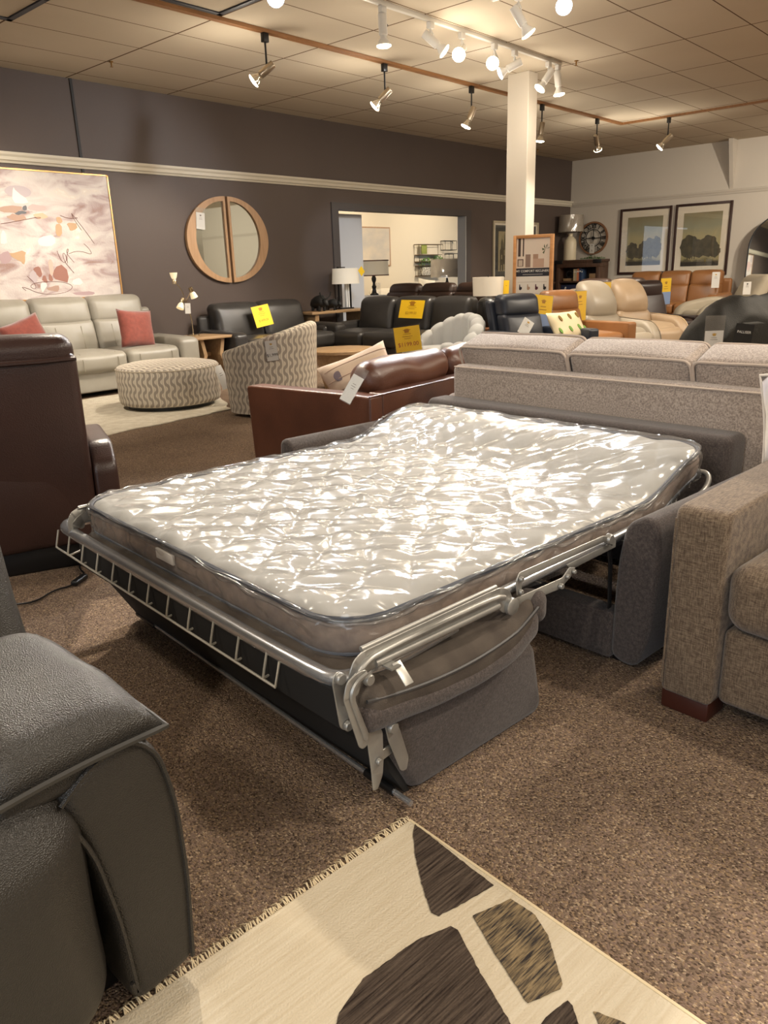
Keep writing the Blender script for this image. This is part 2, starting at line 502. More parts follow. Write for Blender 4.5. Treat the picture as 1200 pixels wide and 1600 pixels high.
def track_head(loc, aim, label, group, black=True, drop=0.28, power=120, cool=False, angle=75):
    """Fixture mounted at loc on the ceiling, its bulb pointing along aim; the lamp's light sits in front of the bulb."""
    t = thing('track_lamp', label, 'lamp', loc, 0, group)
    m1 = M_BLACKM if black else M_WHITEM
    m2 = M_NICKEL if black else M_WHITEM
    obj('mount', box(-0.03, 0.03, -0.022, 0.022, -0.075 if black else -0.05, 0.0, 0.004), m1, t)
    obj('stem', tube([(0, 0, -0.06), (0.0, 0, -drop)], 0.009 if black else 0.010, 8), m1, t)
    a = Vector(aim).normalized()
    q = a.to_track_quat('-Z', 'Y').to_matrix().to_4x4()
    piv = Vector((0, 0, -drop - 0.01))
    # can: cylinder behind the pivot, flared reflector bulb in front, all along -z before turning
    can = lathe([(0.034, 0.075), (0.036, 0.07), (0.036, -0.075), (0.030, -0.08)], 24)
    bmesh.ops.transform(can, matrix=Matrix.Translation(piv) @ q, verts=can.verts)
    obj('lamp_can', can, m2, t)
    rf = lathe([(0.027, -0.078), (0.029, -0.10), (0.045, -0.125), (0.058, -0.15), (0.060, -0.158)], 24, cap=False)
    bmesh.ops.transform(rf, matrix=Matrix.Translation(piv) @ q, verts=rf.verts)
    bulb = obj('bulb', rf, M_BULBG if black else M_WHITEM, t)
    fc = lathe([(0.0601, -0.152), (0.059, -0.160), (0.045, -0.168), (0.02, -0.173), (0.001, -0.174)], 24, cap=False)
    bmesh.ops.transform(fc, matrix=Matrix.Translation(piv) @ q, verts=fc.verts)
    obj('bulb_face', fc, M_BULBC if cool else M_BULBW, bulb)
    if not black:
        kn = lathe([(0.010, -0.01), (0.010, 0.01)], 10)
        xf(kn, loc=(0.045, 0, -drop - 0.01), rot=(0, PI / 2, 0)); obj('knob', kn, M_BLACKM, t)
        yk = tube([(0, 0, -0.05), (0.042, 0, -0.09), (0.042, 0, -drop - 0.01)], 0.005, 6); obj('yoke', yk, M_WHITEM, t)
    p = Vector(loc) + piv + a * 0.20
    spot_light('track_lamp_light', p, p + a, power, (0.93, 0.95, 1.0) if cool else WARM, angle, 0.6, 0.05)
    pl = bpy.data.lights.new('track_lamp_fill', 'POINT'); pl.energy = 9 if black else 3.5; pl.color = WARM; pl.shadow_soft_size = .08  # added point light that brightens the ceiling around each lamp
    po = bpy.data.objects.new('track_lamp_fill', pl); COL.objects.link(po); po.location = p + a * 0.10 + Vector((0, 0, -0.10))
    return t
GB, GW = 'black stemmed lamps along the wooden ceiling strip', 'white track lamps on the white rail'
zc = HC - 0.028
track_head((5.13, 5.93, zc), (-0.75, 0.75, -0.75), 'black stemmed lamp with nickel can, leftmost on the wooden ceiling strip', GB)
track_head((6.74, 5.93, zc), (-0.55, 0.75, -0.85), 'black stemmed nickel lamp, second from the left on the wooden ceiling strip', GB)
track_head((8.30, 5.93, zc), (-0.25, 0.35, -0.9), 'black stemmed nickel lamp just left of the white column', GB)
track_head((9.92, 5.93, zc), (0.0, 0.15, -1), 'black stemmed nickel lamp just right of the white column', GB)
track_head((11.50, 5.93, zc), (0.6, 0.1, -0.8), 'black stemmed nickel lamp left of where the wooden ceiling strip turns', GB)
track_head((12.31, 5.18, zc), (-0.3, 0.65, -0.75), 'black stemmed nickel lamp right of where the wooden ceiling strip turns', GB)

M_RAIL = mat('white_track_rail', (214, 210, 200), 0.4)
def rail(pts_box, label):
    o = obj('track_rail', box(*pts_box, 0.004), M_RAIL); tag(o, label, 'track rail'); return o
rail((2.4, 8.25, 4.70, 4.74, HC - 0.035, HC), 'long white lamp track on the ceiling ending at the white column')
rail((5.93, 5.97, 1.6, 4.05, HC - 0.035, HC), 'white lamp track at the top edge above the long white track')
zw = HC - 0.035
track_head((4.22, 4.72, zw), (-0.62, -0.62, -0.55), 'bright bluish round lamp alone at the top left of the white rail', GW, False, 0.12, 130, True)
track_head((5.36, 4.72, zw), (0.05, 0.0, -1), 'white lamp pointing straight down, second from the left on the white rail', GW, False, 0.12, 110)
track_head((5.99, 4.72, zw), (0.6, -0.7, -0.75), 'white lamp tilted right, left of the two glaring bulbs', GW, False, 0.12, 110)
track_head((6.45, 4.72, zw), (-0.80, -0.37, -0.44), 'glaring white lamp facing the viewer, left of the glaring pair', GW, False, 0.13, 150, angle=44)
track_head((6.98, 4.72, zw), (-0.82, -0.44, -0.38), 'glaring white lamp facing the viewer, right of the glaring pair', GW, False, 0.13, 110, angle=50)
track_head((7.34, 4.72, zw), (-0.55, 0.75, -0.42), 'white lamp turned left just above the column top', GW, False, 0.12, 110, True)
track_head((8.00, 4.72, zw), (-0.5, 0.35, -0.8), 'white lamp pointing down left, last but one on the white rail', GW, False, 0.12, 110)
track_head((8.20, 4.72, zw), (0.1, -0.1, -1), 'white lamp pointing down at the right end of the white rail', GW, False, 0.12, 110)
track_head((5.95, 3.80, zw), (0.45, -0.35, -0.8), 'white lamp tilted right at the top edge of the picture', GW, False, 0.14, 110)
track_head((5.95, 3.40, zw), (-0.7, -0.45, -0.5), 'bright bluish round lamp at the top edge right of centre', GW, False, 0.12, 150, True)

# black rectangular frames around ceiling panels
M_CEILFRAME = mat('black_ceiling_frame', (40, 42, 50), 0.5)
def frame_at(x0, x1, y0, y1, label):
    b = box(x0, x1, y0, y0 + 0.05, HC - 0.012, HC + 0.01, 0.002); box(x0, x0 + 0.05, y0, y1, HC - 0.012, HC + 0.01, 0.002, bm=b)
    box(x0, x1, y1 - 0.05, y1, HC - 0.012, HC + 0.01, 0.002, bm=b); box(x1 - 0.05, x1, y0, y1, HC - 0.012, HC + 0.01, 0.002, bm=b)
    tag(obj('ceiling_frame', b, [M_CEILFRAME]), label, 'ceiling_border')
frame_at(3.2, 4.60, 5.15, 5.86, 'black rectangular ceiling frame beside the wooden strip, top left of the picture')
frame_at(2.0, 3.40, 6.40, 7.12, 'black rectangular ceiling frame at the far top left corner of the picture')
# sprinklers
def sprinkler(x, y, label):
    b = lathe([(0.022, 0), (0.022, -0.008), (0.008, -0.012), (0.006, -0.045), (0.016, -0.048), (0.016, -0.051)], 12)
    o = obj('ceiling_sprinkler', b, mat('brass_sprinkler', (150, 112, 60), 0.35, 0.9)); o.location = (x, y, HC)
    tag(o, label, 'sprinkler', 'ceiling sprinklers')
sprinkler(4.66, 7.75, 'small brass ceiling sprinkler above the dark wall, far left')
sprinkler(8.32, 4.57, 'small brass ceiling sprinkler right of the white rail end')
sprinkler(13.6, 8.2, 'tiny brass ceiling sprinkler near the far corner of the room')

# ================================================================ sleeper sofa with its bed pulled out
BED, BRZ = (1.0, 0.95, 0), -5.5
M_CHAR = mat('charcoal_fabric', (78, 69, 65), 0.95, spec=0.1, bump=('noise', 420, 0.6), var=(210, (92, 84, 80), .12, (1, 1, 1)), weave=(700, (52, 47, 46), 0.8), sheen=0.2)
M_CHARDK = mat('dark_lining_fabric', (52, 50, 52), 0.95, spec=0.1, bump=('noise', 500, 0.3), weave=(900, (38, 36, 38), 0.7))
M_SUEDE = mat('cushion_underside_fabric', (92, 84, 76), 0.95, spec=0.1, bump=('noise', 300, 0.4), var=(9, (70, 63, 58), 0.2, (1, 1, 1)))
M_STEEL = mat('galvanised_steel', (176, 174, 168), 0.38, 0.6, var=(12, (140, 138, 134), 0.3, (1, 1, 1)))
M_TUBE = mat('bright_tube_steel', (205, 207, 210), 0.25, 0.85)
M_WIRE = mat('wire_steel', (206, 202, 190), 0.4, 0.5)
M_BLKP = mat('black_plastic', (16, 16, 17), 0.35)

S = thing('sleeper_sofa', 'charcoal fabric sleeper sofa with low arms and its steel bed frame pulled out', 'sofa bed', BED, BRZ)
armp = fillet([(.052, .03), (.052, .2), (.046, .35), (.028, .455), (-.03, .492), (-.072, .478), (-.088, .35), (-.07, .12), (-.035, .012), (.02, .012)], .03, 4)
obj('arm', prism(armp, 1.0, 1.86, 'yz', .018), M_CHAR, S, angle=60)
armq = [(1.625 - y + .0, z) for y, z in armp]
obj('arm', prism(armq, 0.97, 1.86, 'yz', .018), M_CHAR, S, angle=60)
pp = [(1.0, .035), (1.0, .165), (1.02, .472)]
obj('back', xf(softbox(.15, 1.52, .55, r=.035, bulge=(.01, 0, 0), n=8, deform=lambda q: (q.x + (q.z + .28) * .06, q.y, q.z)), loc=(1.83, .84, .295)), M_CHAR, S, angle=70)
b = box(1.0, 1.07, .052, 1.57, .012, .168, .012)
obj('front_rail', b, M_CHAR, S)
b = box(1.07, 1.80, .052, .075, .03, .30); box(1.07, 1.80, 1.55, 1.57, .03, .30, bm=b); box(1.72, 1.75, .06, 1.56, .03, .30, bm=b)
obj('inner_frame', b, M_CHARDK, S)
for x, y in ((1.06, .03), (1.06, 1.6), (1.82, .03), (1.82, 1.6)):
    obj('foot', box(x - .03, x + .03, y - .03, y + .03, 0, .03, .004), M_BLKP, S)
# folded seat front, standing on the floor, and the seat cushion lying upside down on it
fp = fillet([(.085, .235), (.055, .17), (.135, .012), (.16, .0), (.62, .0), (.645, .03), (.60, .225), (.42, .24), (.26, .23)], .03, 4)
def wob(bm, amp, sc, seed=0):
    for v in bm.verts:
        v.co += noise.noise_vector(v.co * sc + Vector((seed, 0, 0))) * amp
    return bm
bm = prism(fp, .035, 1.44, 'xz', .03, 4)
obj('seat_front', wob(bm, .004, 9), M_CHAR, S, angle=60)
obj('lining_and_shade', prism([(-.050, .338), (-.050, .255), (.034, .165), (.124, .004), (.140, .004), (.062, .175), (-.025, .338)], .055, 1.425, 'xz'), mat('black_lining_and_shade', (20, 19, 19), .9), S, smooth=False)  # black lining, carried up to stand in for shadow on the cushion front
def cdef(q):
    # cushion follows the slope of its hinge side and is plump at its ends
    return (q.x + .27, q.y + .735, q.z + .285 + .025 * (q.x / .3) ** 2 + (.02 if q.x > .2 else 0) * (q.x - .2) / .1)
cu = obj('seat_cushion', softbox(.60, 1.46, .115, r=.045, bulge=(.01, .02, .012), n=16, deform=cdef, wr=.008, wsc=7), [M_SUEDE], S, angle=80)
# side band of the cushion, with its piping and zip line
b = softbox(.61, 1.472, .075, r=.03, bulge=(.01, .02, 0), n=16, deform=lambda q: (cdef(q)[0], cdef(q)[1], cdef(q)[2] - .024), wr=.008, wsc=7)
obj('cushion_band', b, M_CHAR, cu, angle=80)
def crun(z, y):
    return [cdef(Vector((x, y, z)))[:2] + (cdef(Vector((x, y, z)))[2],) for x in [-.29 + .58 * i / 24 for i in range(25)]]
obj('piping', tube([(x, y - .018 * (1 - ((x - .27) / .3) ** 2), z) for x, y, z in crun(.022, -.728)], .0045, 6), mat('dark_zip_piping', (62, 60, 60), .5), cu)
pb = softbox(.07, .20, .08, r=.03, n=4, wr=.008, wsc=12); xf(pb, loc=(.56, .10, .335), rot=(0, .3, .5)); obj('cushion_corner', pb, M_CHAR, cu, angle=80)

# bed frame: front tube, wire edge, side channels, links, floor bar
fr = obj('front_tube', tube(smooth_path([(.25, 1.60, .352), (.05, 1.63, .352), (-.03, 1.62, .350), (-.034, 1.5, .348), (-.036, .8, .346), (-.036, .15, .344), (-.02, .085, .346), (.05, .06, .356), (.30, .06, .372)], 2), .020, 12), M_TUBE, S)
for y in (.30, .53, .77, 1.0, 1.22, 1.45):
    r = lathe([(.005, 0), (.004, .003), (.001, .004)], 8); xf(r, loc=(-.046, y, .356), rot=(0, -PI / 2 + .5, 0)); obj('rivet', r, M_STEEL, fr)
wb = tube([(-.052, 1.60, .345), (-.068, 1.60, .285), (-.068, .27, .276), (-.052, .27, .335)], .0034, 6)
for k in range(12):
    y = .20 + .118 * k
    if y > .22: tube(smooth_path([(-.052, y, .345), (-.068, y, .286), (-.066, y + .002, .279), (-.05, y + .004, .279), (.0, y + .02, .282)], 1), .0032, 6, bm=wb)
obj('wire_edge', wb, M_WIRE, S)
obj('wire_deck', (lambda B: ([tube([(.04, y, .345), (1.55, y, .35)], .002, 5, bm=B) for y in [.15 + .1 * i for i in range(14)]], [tube([(x, .10, .345), (x, 1.52, .345)], .002, 5, bm=B) for x in [.1 + .15 * i for i in range(10)]], B)[2])(bmesh.new()), M_WIRE, S)

def plate(pts, y0, th=.004, bev=.0012):
    return prism(pts, y0, y0 + th, 'xz', bev, 1)
def disc(x, y, z, r, th=.008, n=16):
    d = lathe([(r, 0), (r, th * .7), (r * .8, th), (.0008, th)], n); xf(d, rot=(PI / 2, 0, 0), loc=(x, y, z)); return d
def PV(parent, *a):
    for q in a: obj('pivot', disc(*q), M_STEEL, parent)
def side(sgn):
    """One side's folding linkage; sgn=1 near side, -1 its mirror on the far side."""
    Y = (lambda y: y) if sgn == 1 else (lambda y: 1.525 - y)
    def P(pts, y, th=.004):
        a, c = sorted((Y(y), Y(y + th))); return prism(pts, a, c, 'xz', .0012, 1)
    ch = P(fillet([(-.052, .345), (-.05, .40), (-.036, .425), (-.01, .437), (.39, .440), (.425, .440), (.462, .425), (.478, .395), (.465, .366), (.44, .366), (.425, .385), (.39, .397), (.04, .392), (-.005, .382), (-.022, .36), (-.03, .34)], .012, 4), .022)
    c = obj('side_channel', ch, M_STEEL, S)
    rb = tube(smooth_path([(-.035, Y(.020), .385), (-.01, Y(.019), .412), (.03, Y(.019), .421), (.40, Y(.019), .424), (.44, Y(.02), .41)], 2), .0075, 8)
    tube([(.02, Y(.022), .396), (.42, Y(.022), .394)], .009, 10, bm=rb)
    tube([(-.01, Y(.030), .438), (.42, Y(.030), .441)], .006, 8, bm=rb)
    obj('pressed_rib', rb, M_STEEL, c)
    PV(c, (.466, Y(.022), .379, .022, .014 * sgn), (-.005, Y(.02), .372, .013, .012 * sgn))
    if sgn == 1:
        l1 = P(fillet([(-.075, .40), (-.06, .405), (-.048, .392), (-.030, .29), (-.036, .268), (-.055, .262), (-.066, .275), (-.08, .385)], .008, 3), .040)
        l1 = obj('link', l1, M_STEEL, S); PV(l1, (-.063, Y(.038), .39, .013, .01 * sgn), (-.05, Y(.038), .275, .011, .01 * sgn))
        b2 = P(fillet([(-.082, .362), (-.072, .395), (-.045, .408), (-.018, .406), (-.015, .39), (-.04, .38), (-.05, .36), (-.05, .345), (-.018, .252), (-.018, .235), (-.035, .225), (-.047, .235)], .009, 3), .004)
        l2 = obj('link', b2, M_STEEL, S)
        obj('pressed_rib', tube(smooth_path([(-.02, Y(.002), .398), (-.05, Y(.002), .39), (-.066, Y(.002), .365), (-.055, Y(.002), .33), (-.03, Y(.002), .25)], 2), .005, 6), M_STEEL, l2)
        l3 = P(fillet([(-.02, .262), (.012, .262), (.026, .235), (.026, .165), (.022, .130), (.006, .100), (-.008, .102), (-.010, .150), (-.016, .21)], .006, 3), .012)
        l3 = obj('link', l3, M_STEEL, S)
        PV(l3, (.008, Y(.01), .172, .008, .008 * sgn), (.052, Y(.014), .235, .014, .012 * sgn))
        l4 = P(fillet([(.035, .25), (.062, .25), (.08, .215), (.105, .13), (.098, .10), (.080, .105), (.045, .20)], .008, 3), .016); obj('link', l4, M_STEEL, S)
        l5 = P([(.01, .175), (.09, .185), (.09, .160), (.01, .148)], .026); obj('link', l5, M_STEEL, S)
    # upper bars running back into the sofa
    u1 = P(fillet([(.508, .428), (.52, .446), (.90, .444), (.93, .436), (.925, .42), (.90, .424), (.53, .424), (.532, .385), (.512, .385)], .005, 2), .036); u1 = obj('link', u1, M_STEEL, S)
    PV(u1, (.521, Y(.034), .43, .007, .008 * sgn), (.521, Y(.034), .395, .007, .008 * sgn))
    tb = tube([(.47, Y(.06), .40), (.95, Y(.06), .405), (1.55, Y(.075), .41)], .013, 10); obj('side_tube', tb, M_TUBE, S)
    u2 = P(fillet([(.47, .372), (.50, .362), (.69, .350), (.74, .372), (.76, .392), (.73, .40), (.70, .38), (.50, .385)], .005, 2), .03); u2 = obj('link', u2, M_STEEL, S)
    PV(u2, (.685, Y(.028), .362, .008, .01 * sgn), (.745, Y(.028), .385, .006, .008 * sgn), (.715, Y(.028), .38, .006, .008 * sgn))
    u3 = P([(.74, .40), (.985, .405), (.985, .385), (.76, .38)], .045); obj('link', u3, M_STEEL, S)
    u4 = P(fillet([(.955, .425), (.985, .415), (1.0, .33), (1.01, .18), (.99, .18), (.98, .33), (.96, .40)], .006, 3), .060); u4 = obj('link', u4, mat('dark_steel', (60, 60, 62), .4, .8), S)
    PV(u4, (.935, Y(.045), .425, .016, .016 * sgn), (.965, Y(.055), .41, .013, .014 * sgn))
    # black hinge bracket seen under the bed
side(1); side(-1)
tb = box(.035, .062, -.012, .02, .386, .390); tb2 = softbox(.024, .055, .003, r=.001, n=1, k=1); xf(tb2, rot=(.75, 0, 0), loc=(.060, -.018, .374)); obj('steel_tab', merge(tb, tb2), M_STEEL, S)
for y in (1.50, 1.36):
    obj('hinge_bracket', prism(fillet([(.06, .33), (.17, .33), (.20, .26), (.19, .15), (.16, .10), (.13, .13), (.13, .22), (.08, .26)], .015, 3), y, y + .012, 'xz', .002, 1), M_BLKP, S)
bar = obj('floor_bar', tube([(.112, 1.40, .03), (.092, .0, .022)], .0075, 10), M_TUBE, S)
obj('sleeve', tube([(.1125, 1.41, .03), (.1103, 1.27, .0295)], .011, 10), M_BLKP, bar)
obj('sleeve', tube([(.0942, .155, .0235), (.0928, .055, .0225)], .011, 10), M_BLKP, bar)
for y in (1.385, .165): obj('bar_leg', tube([(.125, y, .03), (.05, y - .02, .17)], .004, 6), M_WIRE, S)
obj('head_tube', tube(smooth_path([(1.50, .08, .40), (1.60, .075, .415), (1.655, .085, .455), (1.66, .12, .47), (1.66, 1.45, .47), (1.60, 1.54, .42), (1.5, 1.54, .40)], 2), .010, 10), M_STEEL, S)

# ---------------------------------------------------------------- mattress under a plastic sheet
def rr_map(a, b, hx, hy, r):
    """Unit square to a rounded rectangle."""
    x, y = a * hx, b * hy
    ix, iy = max(-(hx - r), min(hx - r, x)), max(-(hy - r), min(hy - r, y))
    dx, dy = (x - ix) / r, (y - iy) / r
    if dx or dy:
        sx = dx * math.sqrt(max(0, 1 - dy * dy / 2)); sy = dy * math.sqrt(max(0, 1 - dx * dx / 2))
        x, y = ix + sx * r, iy + sy * r
    return x, y
ML, MW, MT = 1.67, 1.42, .102
def lift(x):
    """Head end propped up; x from the foot edge."""
    t = max(0.0, min(1.0, (x - 1.20) / .40)); return .105 * t * t * (3 - 2 * t)
def quilt(x, y):
    a = (x + .012 * math.sin(y * 26)) / .20; c = (y + .018 * math.sin(x * 18)) / .165
    k = abs(math.sin(PI * (a + c) / 1.0)) * abs(math.sin(PI * (a - c) / 1.0))
    return .014 * (k ** .5) - .008
def sheet(nx, ny, hx, hy, r, zt, zb, hfun, nside, sidefun, bottom):
    bm = bmesh.new(); G = []
    for i in range(nx + 1):
        row = []
        for j in range(ny + 1):
            x, y = rr_map(-1 + 2 * i / nx, -1 + 2 * j / ny, hx, hy, r)
            e = min(i, nx - i, j, ny - j) / 4
            rnd = -.012 * max(0, 1 - e) ** 2
            row.append(bm.verts.new((x, y, zt + rnd + hfun(x, y) * min(1, e * .8 + .15))))
        G.append(row)
    for i in range(nx):
        for j in range(ny): bm.faces.new((G[i][j], G[i + 1][j], G[i + 1][j + 1], G[i][j + 1]))
    rim = [G[i][0] for i in range(nx)] + [G[nx][j] for j in range(ny)] + [G[i][ny] for i in range(nx, 0, -1)] + [G[0][j] for j in range(ny, 0, -1)]
    prev = rim; cen = Vector((0, 0, 0))
    for s in range(1, nside + 1):
        t = s / nside; cur = []
        for k, v in enumerate(rim):
            n2 = Vector((v.co.x - max(-(hx - r), min(hx - r, v.co.x)), v.co.y - max(-(hy - r), min(hy - r, v.co.y)), 0))
            if n2.length < 1e-6: n2 = Vector((1 if v.co.x > 0 else -1, 0, 0)) if abs(abs(v.co.x) - hx) < abs(abs(v.co.y) - hy) else Vector((0, 1 if v.co.y > 0 else -1, 0))
            n2.normalize()
            off = sidefun(v.co.x, v.co.y, t)
            cur.append(bm.verts.new((v.co.x + n2.x * off, v.co.y + n2.y * off, (zt - .012) * (1 - t) + zb * t)))
        for k in range(len(rim)):
            k2 = (k + 1) % len(rim)
            f = bm.faces.new((prev[k], cur[k], cur[k2], prev[k2])); f.material_index = 1
        prev = cur
    if bottom:
        f = bm.faces.new(prev[::-1]); f.material_index = 1
        bmesh.ops.triangulate(bm, faces=[f])
    for v in bm.verts:
        v.co.z += lift(v.co.x + hx)
    return bm
MR = thing('mattress', 'quilted off-white mattress with a taupe border wrapped in clear plastic on the pulled-out frame', 'mattress',
           (BED[0] + math.cos(math.radians(BRZ)) * .845 - math.sin(math.radians(BRZ)) * .815, BED[1] + math.sin(math.radians(BRZ)) * .845 + math.cos(math.radians(BRZ)) * .815, .358), BRZ)
M_QUILT = mat('quilted_ticking', (154, 152, 147), .75, spec=.2, bump=('noise', 500, .15))
M_BORDER = mat('taupe_mattress_border', (142, 126, 114), .8, spec=.2, bump=('noise', 400, .2), var=(30, (118, 104, 96), .2, (1, 1, 1)))
bm = sheet(172, 144, ML / 2, MW / 2, .13, MT - .004, 0, quilt, 5, lambda x, y, t: .010 * math.sin(PI * t), True)
obj('mattress_body', bm, [M_QUILT, M_BORDER], MR, angle=80)
def edge_loop(z, off, hx=ML / 2, hy=MW / 2, r=.13, n=28):
    out = []
    for a, b in [(-1 + 2 * i / n, -1) for i in range(n)] + [(1, -1 + 2 * i / n) for i in range(n)] + [(1 - 2 * i / n, 1) for i in range(n)] + [(-1, 1 - 2 * i / n) for i in range(n)]:
        x, y = rr_map(a, b, hx + off, hy + off, r + off)
        out.append((x, y, z + lift(x + hx)))
    return out
pm = obj('piping', tube(edge_loop(MT - .012, .004), .0075, 6, closed=True), mat('slate_mattress_piping', (52, 56, 66), .6), MR)
obj('piping', tube(edge_loop(.006, .003), .005, 6, closed=True), mat('slate_mattress_piping', (84, 88, 98), .6), MR)
lb = box(-.846, -.838, .02, .12, .045, .075, .001); xf(lb, loc=(-.008, 0, 0)); obj('mattress_label', lb, mat('white_label', (214, 208, 200), .5), MR)
# the clear sheet: wrinkled film a few millimetres above the ticking
M_FILM = bpy.data.materials.new('clear_plastic_film'); M_FILM.use_nodes = True
nt = M_FILM.node_tree; N = nt.nodes; L = nt.links
for n_ in list(N): N.remove(n_)
out = N.new('ShaderNodeOutputMaterial'); tr = N.new('ShaderNodeBsdfTransparent'); tr.inputs[0].default_value = (.97, .97, .97, 1)
gl = N.new('ShaderNodeBsdfGlossy'); gl.inputs['Roughness'].default_value = .15; gl.inputs[0].default_value = (.8, .8, .78, 1)
tc = N.new('ShaderNodeTexCoord')
nz = N.new('ShaderNodeTexNoise'); nz.noise_type = 'RIDGED_MULTIFRACTAL'; nz.inputs['Scale'].default_value = 7.5; nz.inputs['Detail'].default_value = 2.5; nz.inputs['Roughness'].default_value = .55; nz.inputs['Distortion'].default_value = 1.2
mp0 = N.new('ShaderNodeMapping'); mp0.inputs['Rotation'].default_value = (0, 0, .80); mp = N.new('ShaderNodeMapping'); mp.inputs['Scale'].default_value = (.75, 1.9, 1)
L.new(tc.outputs['Object'], mp0.inputs[0]); L.new(mp0.outputs[0], mp.inputs[0]); L.new(mp.outputs[0], nz.inputs['Vector'])
bp = N.new('ShaderNodeBump'); bp.inputs['Strength'].default_value = .42; bp.inputs['Distance'].default_value = .02
L.new(nz.outputs['Fac'], bp.inputs['Height']); L.new(bp.outputs[0], gl.inputs['Normal'])
lw_ = N.new('ShaderNodeLayerWeight'); lw_.inputs[0].default_value = .5; fr_ = N.new('ShaderNodeMath'); fr_.operation = 'POWER'; fr_.inputs[1].default_value = 4.0; L.new(lw_.outputs['Facing'], fr_.inputs[0]); 
ma = N.new('ShaderNodeMath'); ma.operation = 'MULTIPLY_ADD'; ma.inputs[1].default_value = .9; ma.inputs[2].default_value = .048; ma.use_clamp = True; L.new(fr_.outputs[0], ma.inputs[0])
ms = N.new('ShaderNodeMixShader'); L.new(ma.outputs[0], ms.inputs[0]); L.new(tr.outputs[0], ms.inputs[1]); L.new(gl.outputs[0], ms.inputs[2])
df = N.new('ShaderNodeBsdfDiffuse'); df.inputs[0].default_value = (.9, .9, .9, 1); m2 = N.new('ShaderNodeMixShader'); m2.inputs[0].default_value = .03
L.new(ms.outputs[0], m2.inputs[1]); L.new(df.outputs[0], m2.inputs[2]); L.new(m2.outputs[0], out.inputs[0])
def ridge(p): return 1 - abs(noise.noise(p)) * 2
def crink(x, y):
    p = Vector((x * 7, y * 4.5, 0)); q = Vector((x * 15 + 3, y * 10, 2))
    d = noise.noise_vector(Vector((x * 3, y * 3, 5)))
    a = ridge(p + d * .9) * .0065 + ridge(q + d) * .0035
    head = max(0, x - .45)   # pulled smooth and pleated across near the head
    return .006 + quilt(x, y) * (.7 if head == 0 else .3) + a
bm = sheet(200, 168, ML / 2 + .006, MW / 2 + .006, .135, MT + .002, -.004, crink, 8,
           lambda x, y, t: .006 + .016 * abs(noise.noise(Vector((x * 9, y * 9, t * 2.5)))) + .010 * noise.noise(Vector((x * 22, y * 22, t * 3))), False)
obj('plastic_sheet', bm, [M_FILM, M_FILM], MR, angle=180)
# bunched film along the right and head edges
rf = bmesh.new()
for off, zz, amp, sc in ((.014, MT - .006, .010, 9), (.010, MT - .022, .012, 13)):
    lp = edge_loop(zz, off, n=60)
    pts = [Vector(p) + noise.noise_vector(Vector(p) * sc) * amp for p in lp]
    tube(pts, [.004 + .006 * abs(noise.noise(Vector(p) * 17)) for p in lp], 5, closed=True, bm=rf)
obj('bunched_film', rf, M_FILM, MR, angle=180)

# ================================================================ rug under the viewer
RUG = thing('area_rug', 'cream area rug with dark angular patches and a fringed end in the foreground', 'rug', (1.061, .920, 0), -5.5)
M_RUG = mat('cream_rug_pile', (202, 192, 172), .95, spec=.05, bump=('noise', 240, .5), var=(2.2, (184, 170, 146), .28, (3, 70, 1)))
M_RUGD = mat('dark_rug_pile', (38, 31, 28), .95, spec=.05, bump=('noise', 200, .8), var=(2.4, (92, 80, 70), .2, (4, 90, 1)))
M_RUGG = mat('flecked_rug_pile', (52, 48, 47), .95, spec=.05, bump=('noise', 200, .8), var=(3.4, (136, 118, 90), .14, (7, 80, 1)))
M_FRINGE = mat('rug_fringe_cotton', (206, 188, 154), .9)
obj('rug_pile', box(-1.7, 0, -2.4, 0, 0, .009, .003), M_RUG, RUG)
def patch(pts, m):
    pts = [(x, y) for x, y in pts]
    p = []
    for i in range(len(pts)):
        a, b = Vector(pts[i]), Vector(pts[(i + 1) % len(pts)])
        k = max(1, int((b - a).length / .008))
        for j in range(k):
            q = a.lerp(b, j / k) + Vector((noise.noise((a.lerp(b, j / k)).to_3d() * 120), noise.noise((a.lerp(b, j / k)).to_3d() * 120 + Vector((5, 5, 5))))) * .0018
            p.append(q)
    obj('rug_patch', prism(p, .0095, .0112, 'xy', 0), m, RUG)
patch([(-.007, -.016), (.0, -.075), (-.010, -.169), (-.014, -.255), (-.089, -.24), (-.147, -.228), (-.152, -.213), (-.113, -.149), (-.067, -.084), (-.031, -.04)], M_RUGD) if False else None
patch([(-.004, -.020), (-.006, -.075), (-.012, -.169), (-.016, -.252), (-.089, -.24), (-.147, -.228), (-.152, -.213), (-.113, -.149), (-.067, -.084), (-.028, -.04)], M_RUGD)
patch([(-.102, -.272), (-.019, -.298), (-.017, -.353), (-.039, -.398), (-.102, -.473), (-.112, -.475), (-.173, -.453), (-.156, -.407), (-.134, -.348)], M_RUGG)
patch([(-.149, -.26), (-.146, -.275), (-.182, -.355), (-.2, -.402), (-.217, -.446), (-.240, -.50), (-.33, -.56), (-.50, -.45), (-.47, -.30), (-.434, -.269), (-.408, -.249), (-.338, -.229), (-.295, -.232), (-.217, -.237)], M_RUGD)
patch([(-.122, -.496), (-.124, -.507), (-.152, -.543), (-.22, -.62), (-.30, -.66), (-.203, -.493), (-.172, -.489)], M_RUGD)
patch([(-.108, -.536), (-.09, -.58), (-.10, -.70), (-.17, -.68), (-.150, -.60)], M_RUGG)
patch([(-.9, -.35), (-.65, -.42), (-.6, -.75), (-.95, -.9)], M_RUGG)
patch([(-.45, -.8), (-.1, -.85), (-.15, -1.4), (-.5, -1.3)], M_RUGD)
obj('rug_binding', box(-.004, .003, -2.4, 0, 0, .0105, .002), M_FRINGE, RUG)
fb = bmesh.new(); rnd = random.Random(3)
